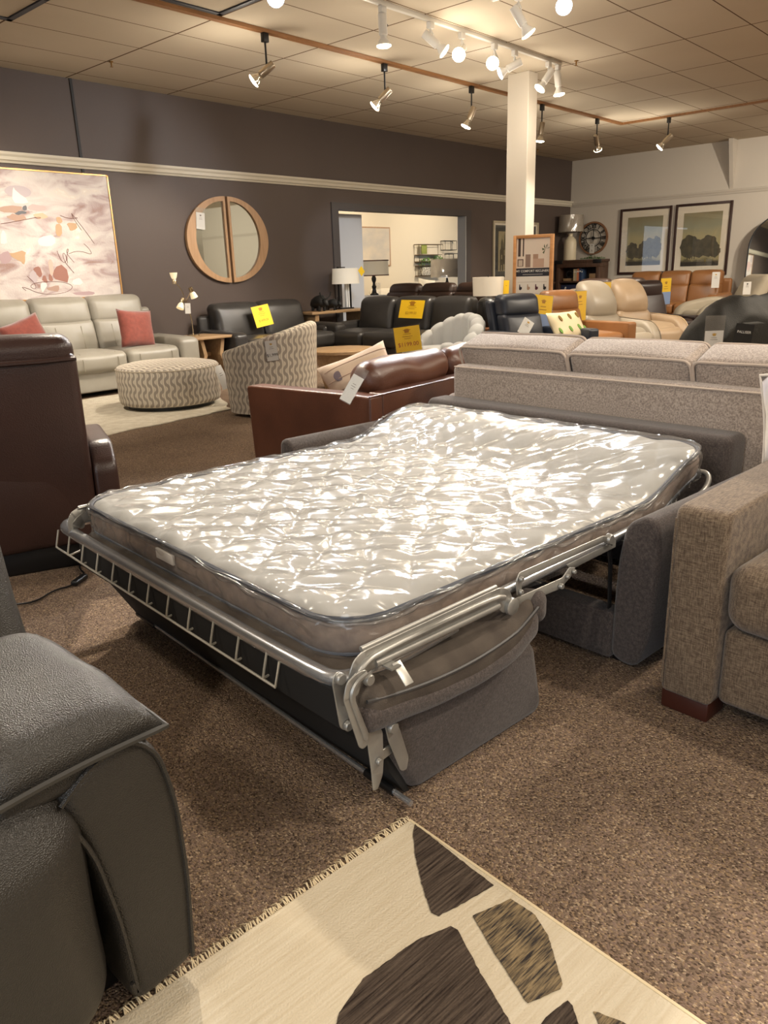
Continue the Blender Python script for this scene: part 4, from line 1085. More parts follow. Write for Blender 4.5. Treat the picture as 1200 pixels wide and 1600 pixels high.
PAINT = {'white1': [(-0.1, 0.501), (-0.067, 0.436), (0.054, 0.358), (0.026, 0.325), (-0.136, 0.329)], 'white2': [(0.096, -0.005), (0.265, 0.013), (0.265, -0.092), (0.125, -0.109), (0.073, -0.071)], 'white3': [(-0.302, 0.043), (-0.266, 0.033), (-0.253, -0.051), (-0.281, -0.083), (-0.323, -0.072)], 'white4': [(0.027, -0.478), (0.108, -0.492), (0.046, -0.575), (0.031, -0.557)], 'white5': [(0.424, -0.444), (0.513, -0.447), (0.508, -0.516), (0.381, -0.518)], 'tan1': [(-0.257, 0.293), (-0.09, 0.305), (-0.026, 0.291), (-0.044, 0.249), (-0.138, 0.225), (-0.268, 0.231)], 'tan2': [(-0.217, 0.212), (-0.118, 0.21), (-0.007, 0.202), (-0.002, 0.165), (-0.107, 0.147), (-0.214, 0.17)], 'slate': [(-0.147, 0.235), (-0.101, 0.247), (0.001, 0.25), (-0.002, 0.229), (-0.063, 0.206), (-0.106, 0.215)], 'slate2': [(-0.025, 0.297), (0.02, 0.293), (0.019, 0.256), (-0.026, 0.254)], 'pink1': [(0.048, 0.32), (0.198, 0.321), (0.238, 0.279), (0.103, 0.243), (0.026, 0.261)], 'peach': [(0.055, 0.231), (0.217, 0.225), (0.222, 0.187), (0.092, 0.178)], 'ochre1': [(0.321, 0.206), (0.388, 0.208), (0.381, 0.131), (0.334, 0.141)], 'ochre2': [(0.29, 0.129), (0.376, 0.136), (0.359, -0.002), (0.289, 0.013)], 'ochre3': [(0.432, 0.143), (0.544, 0.145), (0.548, 0.089), (0.467, 0.055), (0.448, 0.088)], 'ochre4': [(-0.252, -0.168), (-0.068, -0.147), (-0.092, -0.223), (-0.123, -0.298), (-0.153, -0.244), (-0.228, -0.221)], 'rust1': [(-0.022, -0.316), (0.045, -0.301), (0.073, -0.379), (0.059, -0.429), (0.017, -0.4)], 'rust2': [(0.209, -0.32), (0.335, -0.3), (0.375, -0.478), (0.222, -0.462), (0.193, -0.416)], 'rust3': [(0.076, -0.396), (0.116, -0.408), (0.11, -0.481), (0.063, -0.474)], 'rust4': [(0.139, -0.381), (0.169, -0.415), (0.172, -0.472), (0.136, -0.47)], 'salmon': [(0.162, -0.241), (0.211, -0.236), (0.193, -0.416), (0.157, -0.415)], 'brown2': [(0.104, -0.515), (0.226, -0.513), (0.244, -0.554), (0.19, -0.58), (0.084, -0.565)], 'mauve': [(0.361, -0.598), (0.542, -0.588), (0.67, -0.605), (0.587, -0.631), (0.432, -0.63)], 'mauve2': [(-0.338, -0.157), (-0.24, -0.162), (-0.232, -0.243), (-0.295, -0.285), (-0.357, -0.263)], 'lilac': [(-0.071, -0.365), (0.003, -0.344), (0.021, -0.445), (-0.034, -0.488), (-0.084, -0.442)], 'sketch1': [(-0.289, 0.116), (-0.153, 0.14), (-0.001, 0.17), (0.142, 0.196), (0.151, 0.185), (0.104, 0.179), (0.083, 0.194)], 'sketch2': [(0.371, 0.218), (0.44, 0.193), (0.526, 0.189), (0.578, 0.196), (0.541, 0.201)], 'sketch3': [(0.504, 0.244), (0.561, 0.168), (0.644, 0.057), (0.727, -0.073)], 'sketch4': [(0.504, 0.244), (0.525, 0.178), (0.595, 0.068)], 'sketch5': [(0.404, -0.182), (0.484, -0.154), (0.584, -0.16), (0.675, -0.194), (0.67, -0.148), (0.621, -0.091), (0.598, -0.074)], 'sketch6': [(0.274, -0.148), (0.296, -0.237), (0.338, -0.283), (0.376, -0.238), (0.356, -0.17), (0.33, -0.181), (0.342, -0.26), (0.382, -0.317), (0.433, -0.387)], 'sketch7': [(-0.101, -0.408), (-0.042, -0.465), (-0.018, -0.533), (-0.055, -0.543), (-0.09, -0.508), (-0.02, -0.477), (0.124, -0.47), (0.257, -0.474), (0.376, -0.506), (0.395, -0.547), (0.312, -0.591), (0.161, -0.607), (0.042, -0.597), (-0.048, -0.571), (-0.112, -0.535), (-0.178, -0.516), (-0.168, -0.528), (-0.139, -0.556)], 'sketch8': [(0.375, -0.283), (0.375, -0.204), (0.411, -0.137), (0.395, -0.125), (0.379, -0.181), (0.452, -0.273)]}
PCOL = {'white': (232, 228, 220), 'tan': (170, 134, 112), 'slate': (72, 76, 84), 'pink': (200, 164, 160), 'peach': (216, 172, 136), 'ochre': (186, 146, 104), 'rust': (140, 82, 68), 'salmon': (206, 170, 152), 'brown': (166, 130, 112), 'mauve': (168, 138, 142), 'lilac': (178, 164, 170), 'sketch': (104, 60, 52)}
pm_ = {}
for k, v in PCOL.items(): pm_[k] = mat('paint_' + k, tuple(int(a * .78 + b_ * .22) for a, b_ in zip(v, (206, 196, 190))), .6)
rnd = random.Random(11)
for kk, pts in PAINT.items():
    k = kk.rstrip('0123456789')
    if k == 'sketch':
        obj('brush_line', tube([(x, -.032, z) for x, z in [tuple(p) for p in smooth_path([(a, b_, 0) for a, b_ in pts], 2) for p in [(p[0], p[1])]]], .0028, 5), pm_[k], PT)
    else:
        pp = smooth_path([(a, b_, 0) for a, b_ in pts], 1, closed=True)
        pp = [Vector(p) + noise.noise_vector(Vector(p) * 18) * .022 for p in pp]
        obj('paint_patch', prism([(p.x, p.y) for p in pp], -.0318 - rnd.uniform(0, .0006), -.029, 'xz'), pm_[k], PT, smooth=False)
# soft wide strokes in the left part, hidden from nothing
for (x, z, rx, rz_, k) in ((-.62, .3, .22, .14, 'pink'), (-.7, -.1, .2, .1, 'white'), (-.55, -.4, .16, .1, 'ochre'), (-.05, .44, .14, .06, 'lilac'), (-.85, .5, .1, .08, 'lilac')):
    obj('paint_patch', prism([(a, b_) for a, b_ in ell(x, z, rx, rz_, 18)], -.0312, -.029, 'xz'), pm_[k], PT, smooth=False)

# ---------------------------------------------------------------- half-moon mirrors
M_MIRROR = mat('mirror_glass', (225, 232, 228), .02, 1.0)
M_OAKF = wood('oak_frame', (180, 144, 108), (164, 128, 92), (10, 1, 1))
def halfmoon(s, label):
    t = thing('half_moon_mirror', label, 'mirror', (6.585 + s * .02, YW - .003, 1.635), 0, 'pair of half-moon mirrors')
    R1, R2, H1, H2 = .64, .50, .535, .475
    n = 40
    out = [(s * R1 * math.cos(a), H1 * math.sin(a)) for a in [-PI / 2 + PI * i / n for i in range(n + 1)]]
    inn = [(s * (.035 + (R2 - .035) * math.cos(a)), H2 * math.sin(a)) for a in [-PI / 2 + PI * i / n for i in range(n + 1)]]
    bm = bmesh.new()
    for d in (-.045, -.002):
        pass
    def ring(pts, y): return [bm.verts.new((x, y, z)) for x, z in pts]
    of, ob, inf, inb = ring(out, -.045), ring(out, -.002), ring(inn, -.045), ring(inn, -.002)
    N_ = n + 1
    for i in range(N_):
        j = (i + 1) % N_
        bm.faces.new((of[i], of[j], inf[j], inf[i])); bm.faces.new((of[i], ob[i], ob[j], of[j])); bm.faces.new((inf[i], inf[j], inb[j], inb[i])); bm.faces.new((ob[i], inb[i], inb[j], ob[j]))
    obj('wood_frame', bm, M_OAKF, t, smooth=False)
    obj('mirror_glass', prism(inn, -.022, -.012, 'xz'), M_MIRROR, t, smooth=False)
halfmoon(-1, 'left half-moon wall mirror with a wide oak rim and a white tag')
halfmoon(1, 'right half-moon wall mirror with a wide oak rim on the dark wall')
sign('price_tag', 'white price tag in a clear sleeve on the left half-moon mirror', 'price tag', (6.16, YW - .052, 1.96), (0, .08, 0), .13, .20, M_WHITEC, None, 2, logo=M_GREYINK, sleeve=.06)

# ---------------------------------------------------------------- side table, lamp with three arms
M_OAK = wood('light_oak', (170, 140, 104), (150, 120, 86), (1, 10, 10))
def table(label, x0, x1, y0, y1, z, th=.03, name='side_table'):
    t = thing(name, label, 'table', ((x0 + x1) / 2, (y0 + y1) / 2, 0))
    w_, d_ = x1 - x0, y1 - y0
    obj('table_top', box(-w_ / 2, w_ / 2, -d_ / 2, d_ / 2, z - th, z, .004), M_OAK, t)
    for s in (-1, 1):
        L_ = [(s * (w_ / 2 - .10), z - th), (s * (w_ / 2 - .14), z * .55), (s * (w_ / 2 - .02), .0), (s * (w_ / 2 - .07), .0), (s * (w_ / 2 - .19), z * .55), (s * (w_ / 2 - .15), z - th)]
        obj('leg', prism(L_, -d_ / 2 + .06, d_ / 2 - .06, 'xz', .003, 1), M_OAK, t, smooth=False)
    obj('stretcher', box(-w_ / 2 + .18, w_ / 2 - .18, -.04, .04, z * .50, z * .50 + .05, .003), M_OAK, t)
    return t
table('light oak side table between the beige sofa and the black loveseat', 5.30, 5.86, 7.72, 8.30, .50)
M_BRASS = mat('champagne_metal', (196, 178, 146), .25, .95)
LT = thing('table_lamp', 'slim three-armed champagne metal lamp with small glass shades on the oak side table', 'lamp', (5.50, 8.05, .50))
obj('lamp_base', lathe([(.075, 0), (.075, .015), (.02, .022), (.008, .03)], 24), M_BRASS, LT)
obj('lamp_pole', tube(smooth_path([(0, 0, .02), (0, 0, .22), (-.05, 0, .34), (-.06, 0, .42)], 2), .007, 8), M_BRASS, LT)
M_SHGL = mat('frosted_glass', (226, 218, 196), .3, emit=((255, 226, 170), .25))
for (p, q, d) in (((-.06, 0, .40), (-.20, -.02, .64), (0, 0, 1)), ((-.06, 0, .40), (.02, -.02, .54), (.4, 0, -1)), ((-.06, 0, .38), (-.14, -.05, .42), (-.5, -.1, -.9))):
    a = obj('lamp_arm', tube(smooth_path([p, ((p[0] + q[0]) / 2 + .02, q[1], (p[2] + q[2]) / 2 + .03), q], 2), .005, 6), M_BRASS, LT)
    Q = Vector(d).to_track_quat('Z', 'Y').to_matrix().to_4x4()
    sh = lathe([(.018, -.02), (.022, .03), (.034, .05), (.045, .10)], 20, cap=False); bmesh.ops.transform(sh, matrix=Matrix.Translation(q) @ Q, verts=sh.verts)
    obj('lamp_shade', sh, M_SHGL, a)
    cp = lathe([(.024, -.03), (.026, .02), (.02, .03)], 16); bmesh.ops.transform(cp, matrix=Matrix.Translation(q) @ Q, verts=cp.verts); obj('lamp_socket', cp, M_BRASS, a)
sign('price_tag', 'small white tag in a clear sleeve hanging from the three-armed lamp', 'price tag', (5.41, 7.97, .89), (0, .06, 0), .075, .12, M_WHITEC, None, 2, logo=None, sleeve=.06)

# ---------------------------------------------------------------- ottoman and barrel chair in wave fabric
def wave_mat(name, cream, taupe, ku=14.0, kv=6.2, amp=.26):
    m = mat(name, cream, .9, bump=('noise', 400, .3)); nt = m.node_tree; N = nt.nodes; L = nt.links
    uv = N.new('ShaderNodeUVMap'); s = N.new('ShaderNodeSeparateXYZ'); L.new(uv.outputs[0], s.inputs[0])
    def M_(op, a, b=None, c=None):
        n = N.new('ShaderNodeMath'); n.operation = op
        for i, v in enumerate((a, b, c)):
            if v is None: continue
            if isinstance(v, (int, float)): n.inputs[i].default_value = v
            else: L.new(v, n.inputs[i])
        return n.outputs[0]
    sv = M_('SINE', M_('MULTIPLY', s.outputs[1], kv * 2 * PI))
    ph = M_('MULTIPLY_ADD', sv, amp, M_('MULTIPLY', s.outputs[0], ku))
    big = M_('PINGPONG', ph, .5)            # one leaf column per unit
    # leaf width swells and shrinks along its length
    wid = M_('MULTIPLY_ADD', M_('SINE', M_('MULTIPLY_ADD', s.outputs[1], kv * 4 * PI, 1.3)), .09, .24)
    leaf = M_('LESS_THAN', big, wid)
    fine = M_('LESS_THAN', M_('PINGPONG', M_('MULTIPLY_ADD', sv, amp * 1.2, M_('MULTIPLY', s.outputs[0], ku * 3)), .5), .14)
    fac = M_('MULTIPLY', M_('MAXIMUM', leaf, M_('MULTIPLY', fine, .7)), 1.0)
    mx = N.new('ShaderNodeMix'); mx.data_type = 'RGBA'; mx.inputs['A'].default_value = (*lin(cream), 1); mx.inputs['B'].default_value = (*lin(taupe), 1)
    L.new(fac, mx.inputs['Factor']); L.new(mx.outputs['Result'], N['Principled BSDF'].inputs['Base Color'])
    return m
M_WAVE = wave_mat('wave_pattern_fabric', (216, 206, 188), (160, 150, 138), 19.0, 8.2, .26)
def uvset(o, f):
    me = o.data; uv = me.uv_layers.new(name='UVMap')
    for p in me.polygons:
        c = p.center
        for li in p.loop_indices:
            uv.data[li].uv = f(me.vertices[me.loops[li].vertex_index].co, p)
    return o
def cyl_uv(R):
    def f(co, p):
        a = math.atan2(co.y, co.x); ca = math.atan2(p.center.y, p.center.x)
        while a - ca > PI: a -= 2 * PI
        while a - ca < -PI: a += 2 * PI
        if abs(p.normal.z) > .75: return (co.x, co.y)
        return (a * R, co.z)
    return f
OT = thing('ottoman', 'large round ottoman in cream and taupe wave fabric on the shag rug', 'ottoman', (4.08, 6.45, .012), 20)
pr = [(.43, .035), (.462, .045), (.475, .08), (.478, .34)] + [(.478 - .035 * (1 - math.cos(a)), .355 + .035 * math.sin(a)) for a in [PI / 2 * k / 5 for k in range(6)]] + [(.36, .408), (.2, .416), (.001, .418)]
uvset(obj('ottoman_body', lathe(pr, 72), M_WAVE, OT, angle=80), cyl_uv(.478))
obj('piping', tube([(.474 * math.cos(2 * PI * k / 60), .474 * math.sin(2 * PI * k / 60), .365) for k in range(60)], .006, 6, closed=True), mat('wave_piping', (176, 164, 144), .9), OT)
obj('plinth', lathe([(.40, 0), (.40, .04)], 48), M_BLKP, OT)
sign('price_tag', 'curled white tag hanging on the side of the round ottoman', 'price tag', (4.08 + .485 * math.cos(-.95), 6.45 + .485 * math.sin(-.95), .37), (.05, -.25, -.2), .08, .22, M_WHITEC, None, 2, logo=None, curl=.06)

WC = thing('barrel_chair', 'cream and taupe wave-patterned barrel chair with a high sloping back and price tag', 'armchair', (4.44, 5.36, 0), 0)
fa = math.atan2(.80, -.60)      # facing direction
def shell(ri, ro, hf, a0, a1, zb, n=72, nz=14):
    bm = bmesh.new(); prof = []
    for i in range(n + 1):
        th = a0 + (a1 - a0) * i / n; h = hf(th); ring = []
        pts = [(ro - .035 * (1 - k), zb + (h - zb - .04) * k) for k in [j / nz for j in range(nz + 1)]]
        pts += [((ro + ri) / 2 + (ro - ri) / 2 * math.cos(a), h - .04 + .04 * math.sin(a)) for a in [PI * j / 8 for j in range(1, 9)]]
        pts += [(ri, zb + (h - zb - .04) * (1 - k)) for k in (.5, 1)]
        prof.append([bm.verts.new((r * math.cos(th), r * math.sin(th), z)) for r, z in pts])
    for a, b_ in zip(prof, prof[1:]):
        for k in range(len(a)): bm.faces.new((a[k], a[(k + 1) % len(a)], b_[(k + 1) % len(a)], b_[k]))
    bm.faces.new(prof[0][::-1]); bm.faces.new(prof[-1])
    return bm
def hf(th):
    # height falls straight from the back towards the front along the facing axis
    k = math.cos(th - fa)        # 1 front .. -1 back
    return .665 - .118 * k
uvset(obj('chair_shell', shell(.33, .43, hf, fa + .55, fa + 2 * PI - .55, .03), M_WAVE, WC, angle=60), cyl_uv(.43))
st = lathe([(.30, .08), (.325, .12), (.325, .38), (.29, .43), (.001, .445)], 48); uvset(obj('seat', st, M_WAVE, WC, angle=80), cyl_uv(.32))
obj('swivel_base', lathe([(.26, 0), (.26, .04)], 40), M_BLKP, WC)
tb = box(-.05, .05, -.03, .02, .0, .014); xf(tb, loc=(-.02, -.42, 0), rot=(0, 0, .3)); obj('care_label', tb, M_WHITEC, WC)
ta = math.radians(-128)
sign('price_tag', 'white price tag with a gold crown on the wave-patterned barrel chair', 'price tag', (4.44 + .437 * math.cos(ta), 5.36 + .437 * math.sin(ta), .655), (0, -.08, ta + PI / 2), .095, .165, M_WHITEC, '$1,999', 2, logo=M_GOLD, sleeve=.05, psize=.034)

# shag rug under the ottoman
sh = [(2.2, 5.66), (2.9, 5.60), (3.6, 5.68), (4.26, 5.72), (4.55, 6.3), (4.95, 6.95), (5.25, 7.48), (4.2, 7.56), (2.9, 7.50), (2.1, 7.46)]
pts = []
for i in range(len(sh)):
    a, b_ = Vector(sh[i]), Vector(sh[(i + 1) % len(sh)]); k = max(2, int((b_ - a).length / .05))
    for j in range(k): pts.append(a.lerp(b_, j / k) + Vector((noise.noise(a.lerp(b_, j / k).to_3d() * 3), noise.noise(a.lerp(b_, j / k).to_3d() * 3 + Vector((9, 0, 0))))) * .05)
o = obj('shag_rug', prism([tuple(p) for p in pts], .001, .013, 'xy', .004, 2), mat('ivory_shag', (210, 202, 184), .95, bump=('noise', 90, 1.0), var=(14, (190, 180, 160), .2, (1, 1, 1))), smooth=True)
tag(o, 'ivory shag rug under the round ottoman and before the beige sofa', 'rug')

# ---------------------------------------------------------------- black loveseat and black sofa
M_BLKL = leather('black_leather', (58, 56, 54), .34, 200, .10, (48, 46, 45))
M_BLKS = mat('black_seam', (30, 29, 28), .5)
sofa('loveseat', 'black leather loveseat with a yellow sign against the dark wall', (6.78, 8.08, 0), 0, M_BLKL, W=1.92, D=.90, n=2, seat_z=.41, arm_z=.52, arm_w=.20, back_z=.84, back_t=.26, seam=None, base_z=.08)
sofa('black_leather_sofa', 'three-seat black leather sofa with a yellow sign in front of the doorway', (8.02, 6.88, 0), -88, M_BLKL, W=2.32, D=.98, n=3, seat_z=.40, arm_z=.50, arm_w=.20, back_z=.83, back_t=.26, base_z=.08, puff=.03)
YS = dict(cat='sign', lines=3, logo=M_BROWNINK)
sign('yellow_price_sign', 'yellow paper sign draped on the back of the black loveseat', loc=(6.62, 8.13, .80), rot=(-.22, -.12, 0), w_=.29, h_=.27, paper=M_YELLOW, price='$1499.00', ink=M_BROWNINK, psize=.045, **YS)
sign('yellow_price_sign', 'yellow paper sign draped on the back of the three-seat black sofa', loc=(8.09, 6.72, .80), rot=(-.30, .02, math.radians(-88)), w_=.40, h_=.24, paper=M_YELLOW, price='$2199.00', ink=M_BROWNINK, psize=.05, **YS)

# ---------------------------------------------------------------- console with bulls and lamp
CN = thing('console_table', 'light oak console table with slab legs against the dark wall', 'table', (8.13, 8.30, 0))
obj('table_top', box(-.60, .60, -.20, .20, .625, .66, .004), M_OAK, CN)
for x in (-.46, .47): obj('leg', prism([(x - .02, .625), (x + .05, .625), (x + .05 + .06, .0), (x + .03, .0), (x - .02, .3)] if x > 0 else [(x + .02, .625), (x - .05, .625), (x - .11, .0), (x - .03, .0), (x + .02, .3)], -.17, .17, 'xz', .002, 1), M_OAK, CN, smooth=False)
obj('stretcher', box(-.44, .45, -.03, .03, .30, .35, .003), M_OAK, CN)
M_BULL = mat('matt_black_ceramic', (26, 27, 27), .55)
def bull(loc, s, rz, label):
    t = thing('bull_figurine', label, 'figurine', loc, rz, 'black bull figurines on the console')
    prof_ = [(-.085, .05, .035), (-.05, .07, .050), (0, .085, .055), (.045, .09, .058), (.08, .075, .045), (.105, .065, .028)]
    bm = tube([(x * s, 0, z * s) for x, z, r in prof_], [r * s for x, z, r in prof_], 14)
    obj('body', bm, M_BULL, t, angle=180)
    for x in (-.055, .055):
        for y in (-.025, .025): obj('leg', tube([(x * s, y * s, .05 * s), (x * s * 1.05, y * s * 1.1, 0)], [.016 * s, .012 * s], 8), M_BULL, t)
    obj('head', tube([(.10 * s, 0, .095 * s), (.125 * s, 0, .08 * s), (.15 * s, 0, .05 * s)], [.026 * s, .026 * s, .014 * s], 10), M_BULL, t, angle=180)
    for y in (-1, 1): obj('horn', tube(smooth_path([(.115 * s, y * .015 * s, .11 * s), (.12 * s, y * .05 * s, .13 * s), (.125 * s, y * .06 * s, .17 * s)], 2), [.007 * s] * 8 + [.003 * s] * 2, 6) if False else tube(smooth_path([(.115 * s, y * .015 * s, .11 * s), (.12 * s, y * .05 * s, .13 * s), (.125 * s, y * .06 * s, .17 * s)], 1), .006 * s, 6), M_BULL, t)
bull((7.83, 8.28, .66), 1.55, -100, 'larger matt black bull figurine at the left of the console')
bull((8.07, 8.26, .66), 1.1, -70, 'smaller matt black bull figurine beside the larger one')
M_SHADEW = mat('white_linen_shade', (216, 206, 188), .7, emit=((255, 236, 204), .12))
def drum_shade(r0, r1, z0, z1, n=36):
    return lathe([(r0, z0), (r1, z1), (r1 - .004, z1), (r0 - .004, z0)], n, cap=False)
GLt = thing('table_lamp', 'lamp with a white column inside a black frame and white shade on the console', 'lamp', (8.43, 8.33, .66))
obj('lamp_base', box(-.13, .13, -.06, .06, 0, .018, .003), M_BLKP, GLt)
b = box(-.13, -.115, -.012, .012, .018, .60); box(.115, .13, -.012, .012, .018, .40, bm=b)
box(-.13, .02, -.012, .012, .585, .60, bm=b); obj('lamp_frame', b, M_BLKP, GLt)
obj('lamp_column', box(.015, .045, -.02, .02, .018, .36, .003), mat('white_marble', (222, 220, 214), .3), GLt); obj('lamp_column', box(.06, .085, -.02, .02, .018, .36, .003), mat('white_marble', (222, 220, 214), .3), GLt)
obj('lamp_shade', xf(drum_shade(.205, .19, .36, .58), loc=(.03, 0, 0)), M_SHADEW, GLt)
sign('lamp_tag', 'small yellow tag on the lampshade above the console', 'price tag', (8.66, 8.22, 1.235), (0, -.7, 0), .10, .11, M_YELLOW, None, 0, logo=None)

# ---------------------------------------------------------------- round coffee table
CT = thing('coffee_table', 'round light oak coffee table on a tapered drum base behind the barrel chair', 'table', (5.72, 5.72, 0))
obj('table_top', lathe([(.355, .385), (.365, .39), (.365, .415), (.358, .42), (.001, .42)], 48), M_OAK, CT)
obj('drum_base', lathe([(.20, 0), (.30, .385)], 32), M_OAK, CT)

# ---------------------------------------------------------------- pale grey channel chair
M_PALEG = mat('pale_grey_fabric', (166, 166, 164), .85, bump=('noise', 300, .2), sheen=.2)
CC = thing('channel_chair', 'pale grey channel-tufted barrel chair with a yellow sign', 'armchair', (6.27, 4.84, 0), -104)
def channels(a0, a1, nch, ro, ri, hfun, zb, n=126):
    bm = bmesh.new(); prof = []
    for i in range(n + 1):
        t = i / n; th = a0 + (a1 - a0) * t; k = abs(math.sin(PI * nch * t)) ** .45
        Ro, Ri, h = ro - .022 * (1 - k), ri + .022 * (1 - k), hfun(th) - .028 * (1 - k)
        rm, rw, b_ = (Ro + Ri) / 2, (Ro - Ri) / 2, .055
        pts = [(Ro - .03 * (1 - q), zb + (h - b_ - zb) * q) for q in [m / 8 for m in range(9)]] + [(rm + rw * math.cos(a), h - b_ + b_ * math.sin(a)) for a in [PI * m / 10 for m in range(1, 11)]] + [(Ri, zb + (h - b_ - zb) * q) for q in (.6, .3, 0)]
        prof.append([bm.verts.new((r * math.cos(th), r * math.sin(th), z)) for r, z in pts])
    for a, b_ in zip(prof, prof[1:]):
        for k in range(len(a)): bm.faces.new((a[k], a[(k + 1) % len(a)], b_[(k + 1) % len(a)], b_[k]))
    bm.faces.new(prof[0][::-1]); bm.faces.new(prof[-1])
    return bm
obj('channel_back', channels(math.radians(-40), math.radians(220), 13, .44, .29, lambda th: .50 + .245 * max(0, math.sin(th)) ** .9, .05), M_PALEG, CC, angle=70)
obj('seat', lathe([(.30, .06), (.33, .1), (.33, .38), (.29, .42), (.001, .44)], 36), M_PALEG, CC, angle=80)
obj('swivel_base', lathe([(.24, 0), (.24, .06)], 32), M_BLKP, CC)
sign('yellow_price_sign', 'yellow sign priced $1199.00 on the pale grey channel chair', loc=(5.83, 4.94, .655), rot=(0, -.12, math.radians(-62)), w_=.26, h_=.24, paper=M_YELLOW, price='$1199.00', ink=M_REDINK, psize=.056, sleeve=.012, **YS)

# ================================================================ brown sofa with raised headrests, from behind the black sofa
M_BRN = leather('dark_brown_leather', (66, 48, 40), .4, 180, .1, (54, 40, 33))
BS = thing('brown_sofa', 'dark brown leather sofa with three raised headrests beyond the black sofa', 'sofa', (9.78, 7.38, 0), 90)
obj('base', xf(softbox(2.1, .84, .36, r=.03, n=4), loc=(0, 0, .24)), M_BRN, BS, angle=70)
for i in range(3):
    x = -.66 + .66 * i
    obj('back_cushion', xf(softbox(.645, .22, .56, r=.06, bulge=(0, .02, .01), n=6), loc=(x, .30, .58)), M_BRN, BS, angle=80)
    obj('headrest', xf(softbox(.62, .17, .15, r=.06, bulge=(0, .02, .015), n=7, deform=lambda q: (q.x * (1 - .5 * (q.z + .07)), q.y - q.z * .3, q.z)), loc=(x, .27, .905)), M_BRN, BS, angle=80)
    obj('seat_cushion', xf(softbox(.64, .58, .16, r=.05, bulge=(0, 0, .02), n=5), loc=(x, -.10, .45)), M_BRN, BS, angle=80)
for s in (-1, 1): obj('arm', xf(softbox(.18, .84, .54, r=.06, n=4), loc=(s * 1.08, 0, .33)), M_BRN, BS, angle=80)
obj('plinth', box(-1.0, 1.0, -.36, .36, 0, .065), M_BLKP, BS)

# ---------------------------------------------------------------- lamp with the white shade beside the column
ST = thing('side_table', 'small dark topped side table with wooden edge left of the white column', 'table', (7.86, 5.40, 0))
obj('table_top', box(-.24, .24, -.24, .24, .46, .50, .004), wood('walnut_edge', (128, 84, 52), (104, 66, 40)), ST)
obj('table_panel', box(-.22, .22, -.22, .22, .0, .46, .004), M_BLKP, ST)
WL = thing('table_lamp', 'black lamp with a white drum shade and yellow tag left of the white column', 'lamp', (7.88, 5.38, .50))
obj('lamp_base', lathe([(.11, 0), (.13, .03), (.13, .28), (.09, .33), (.02, .35), (.012, .38)], 28), M_BLKP, WL)
obj('lamp_shade', drum_shade(.178, .186, .36, .575), M_SHADEW, WL)
obj('finial', lathe([(.006, .55), (.006, .60), (.001, .605)], 8), M_BLKM if False else M_BLACKM, WL)
sign('lamp_tag', 'tall yellow tag hanging on the white drum shade beside the column', 'price tag', (8.00, 5.20, 1.03), (0, .05, -.3), .085, .20, M_YELLOW, None, 1, logo=None)

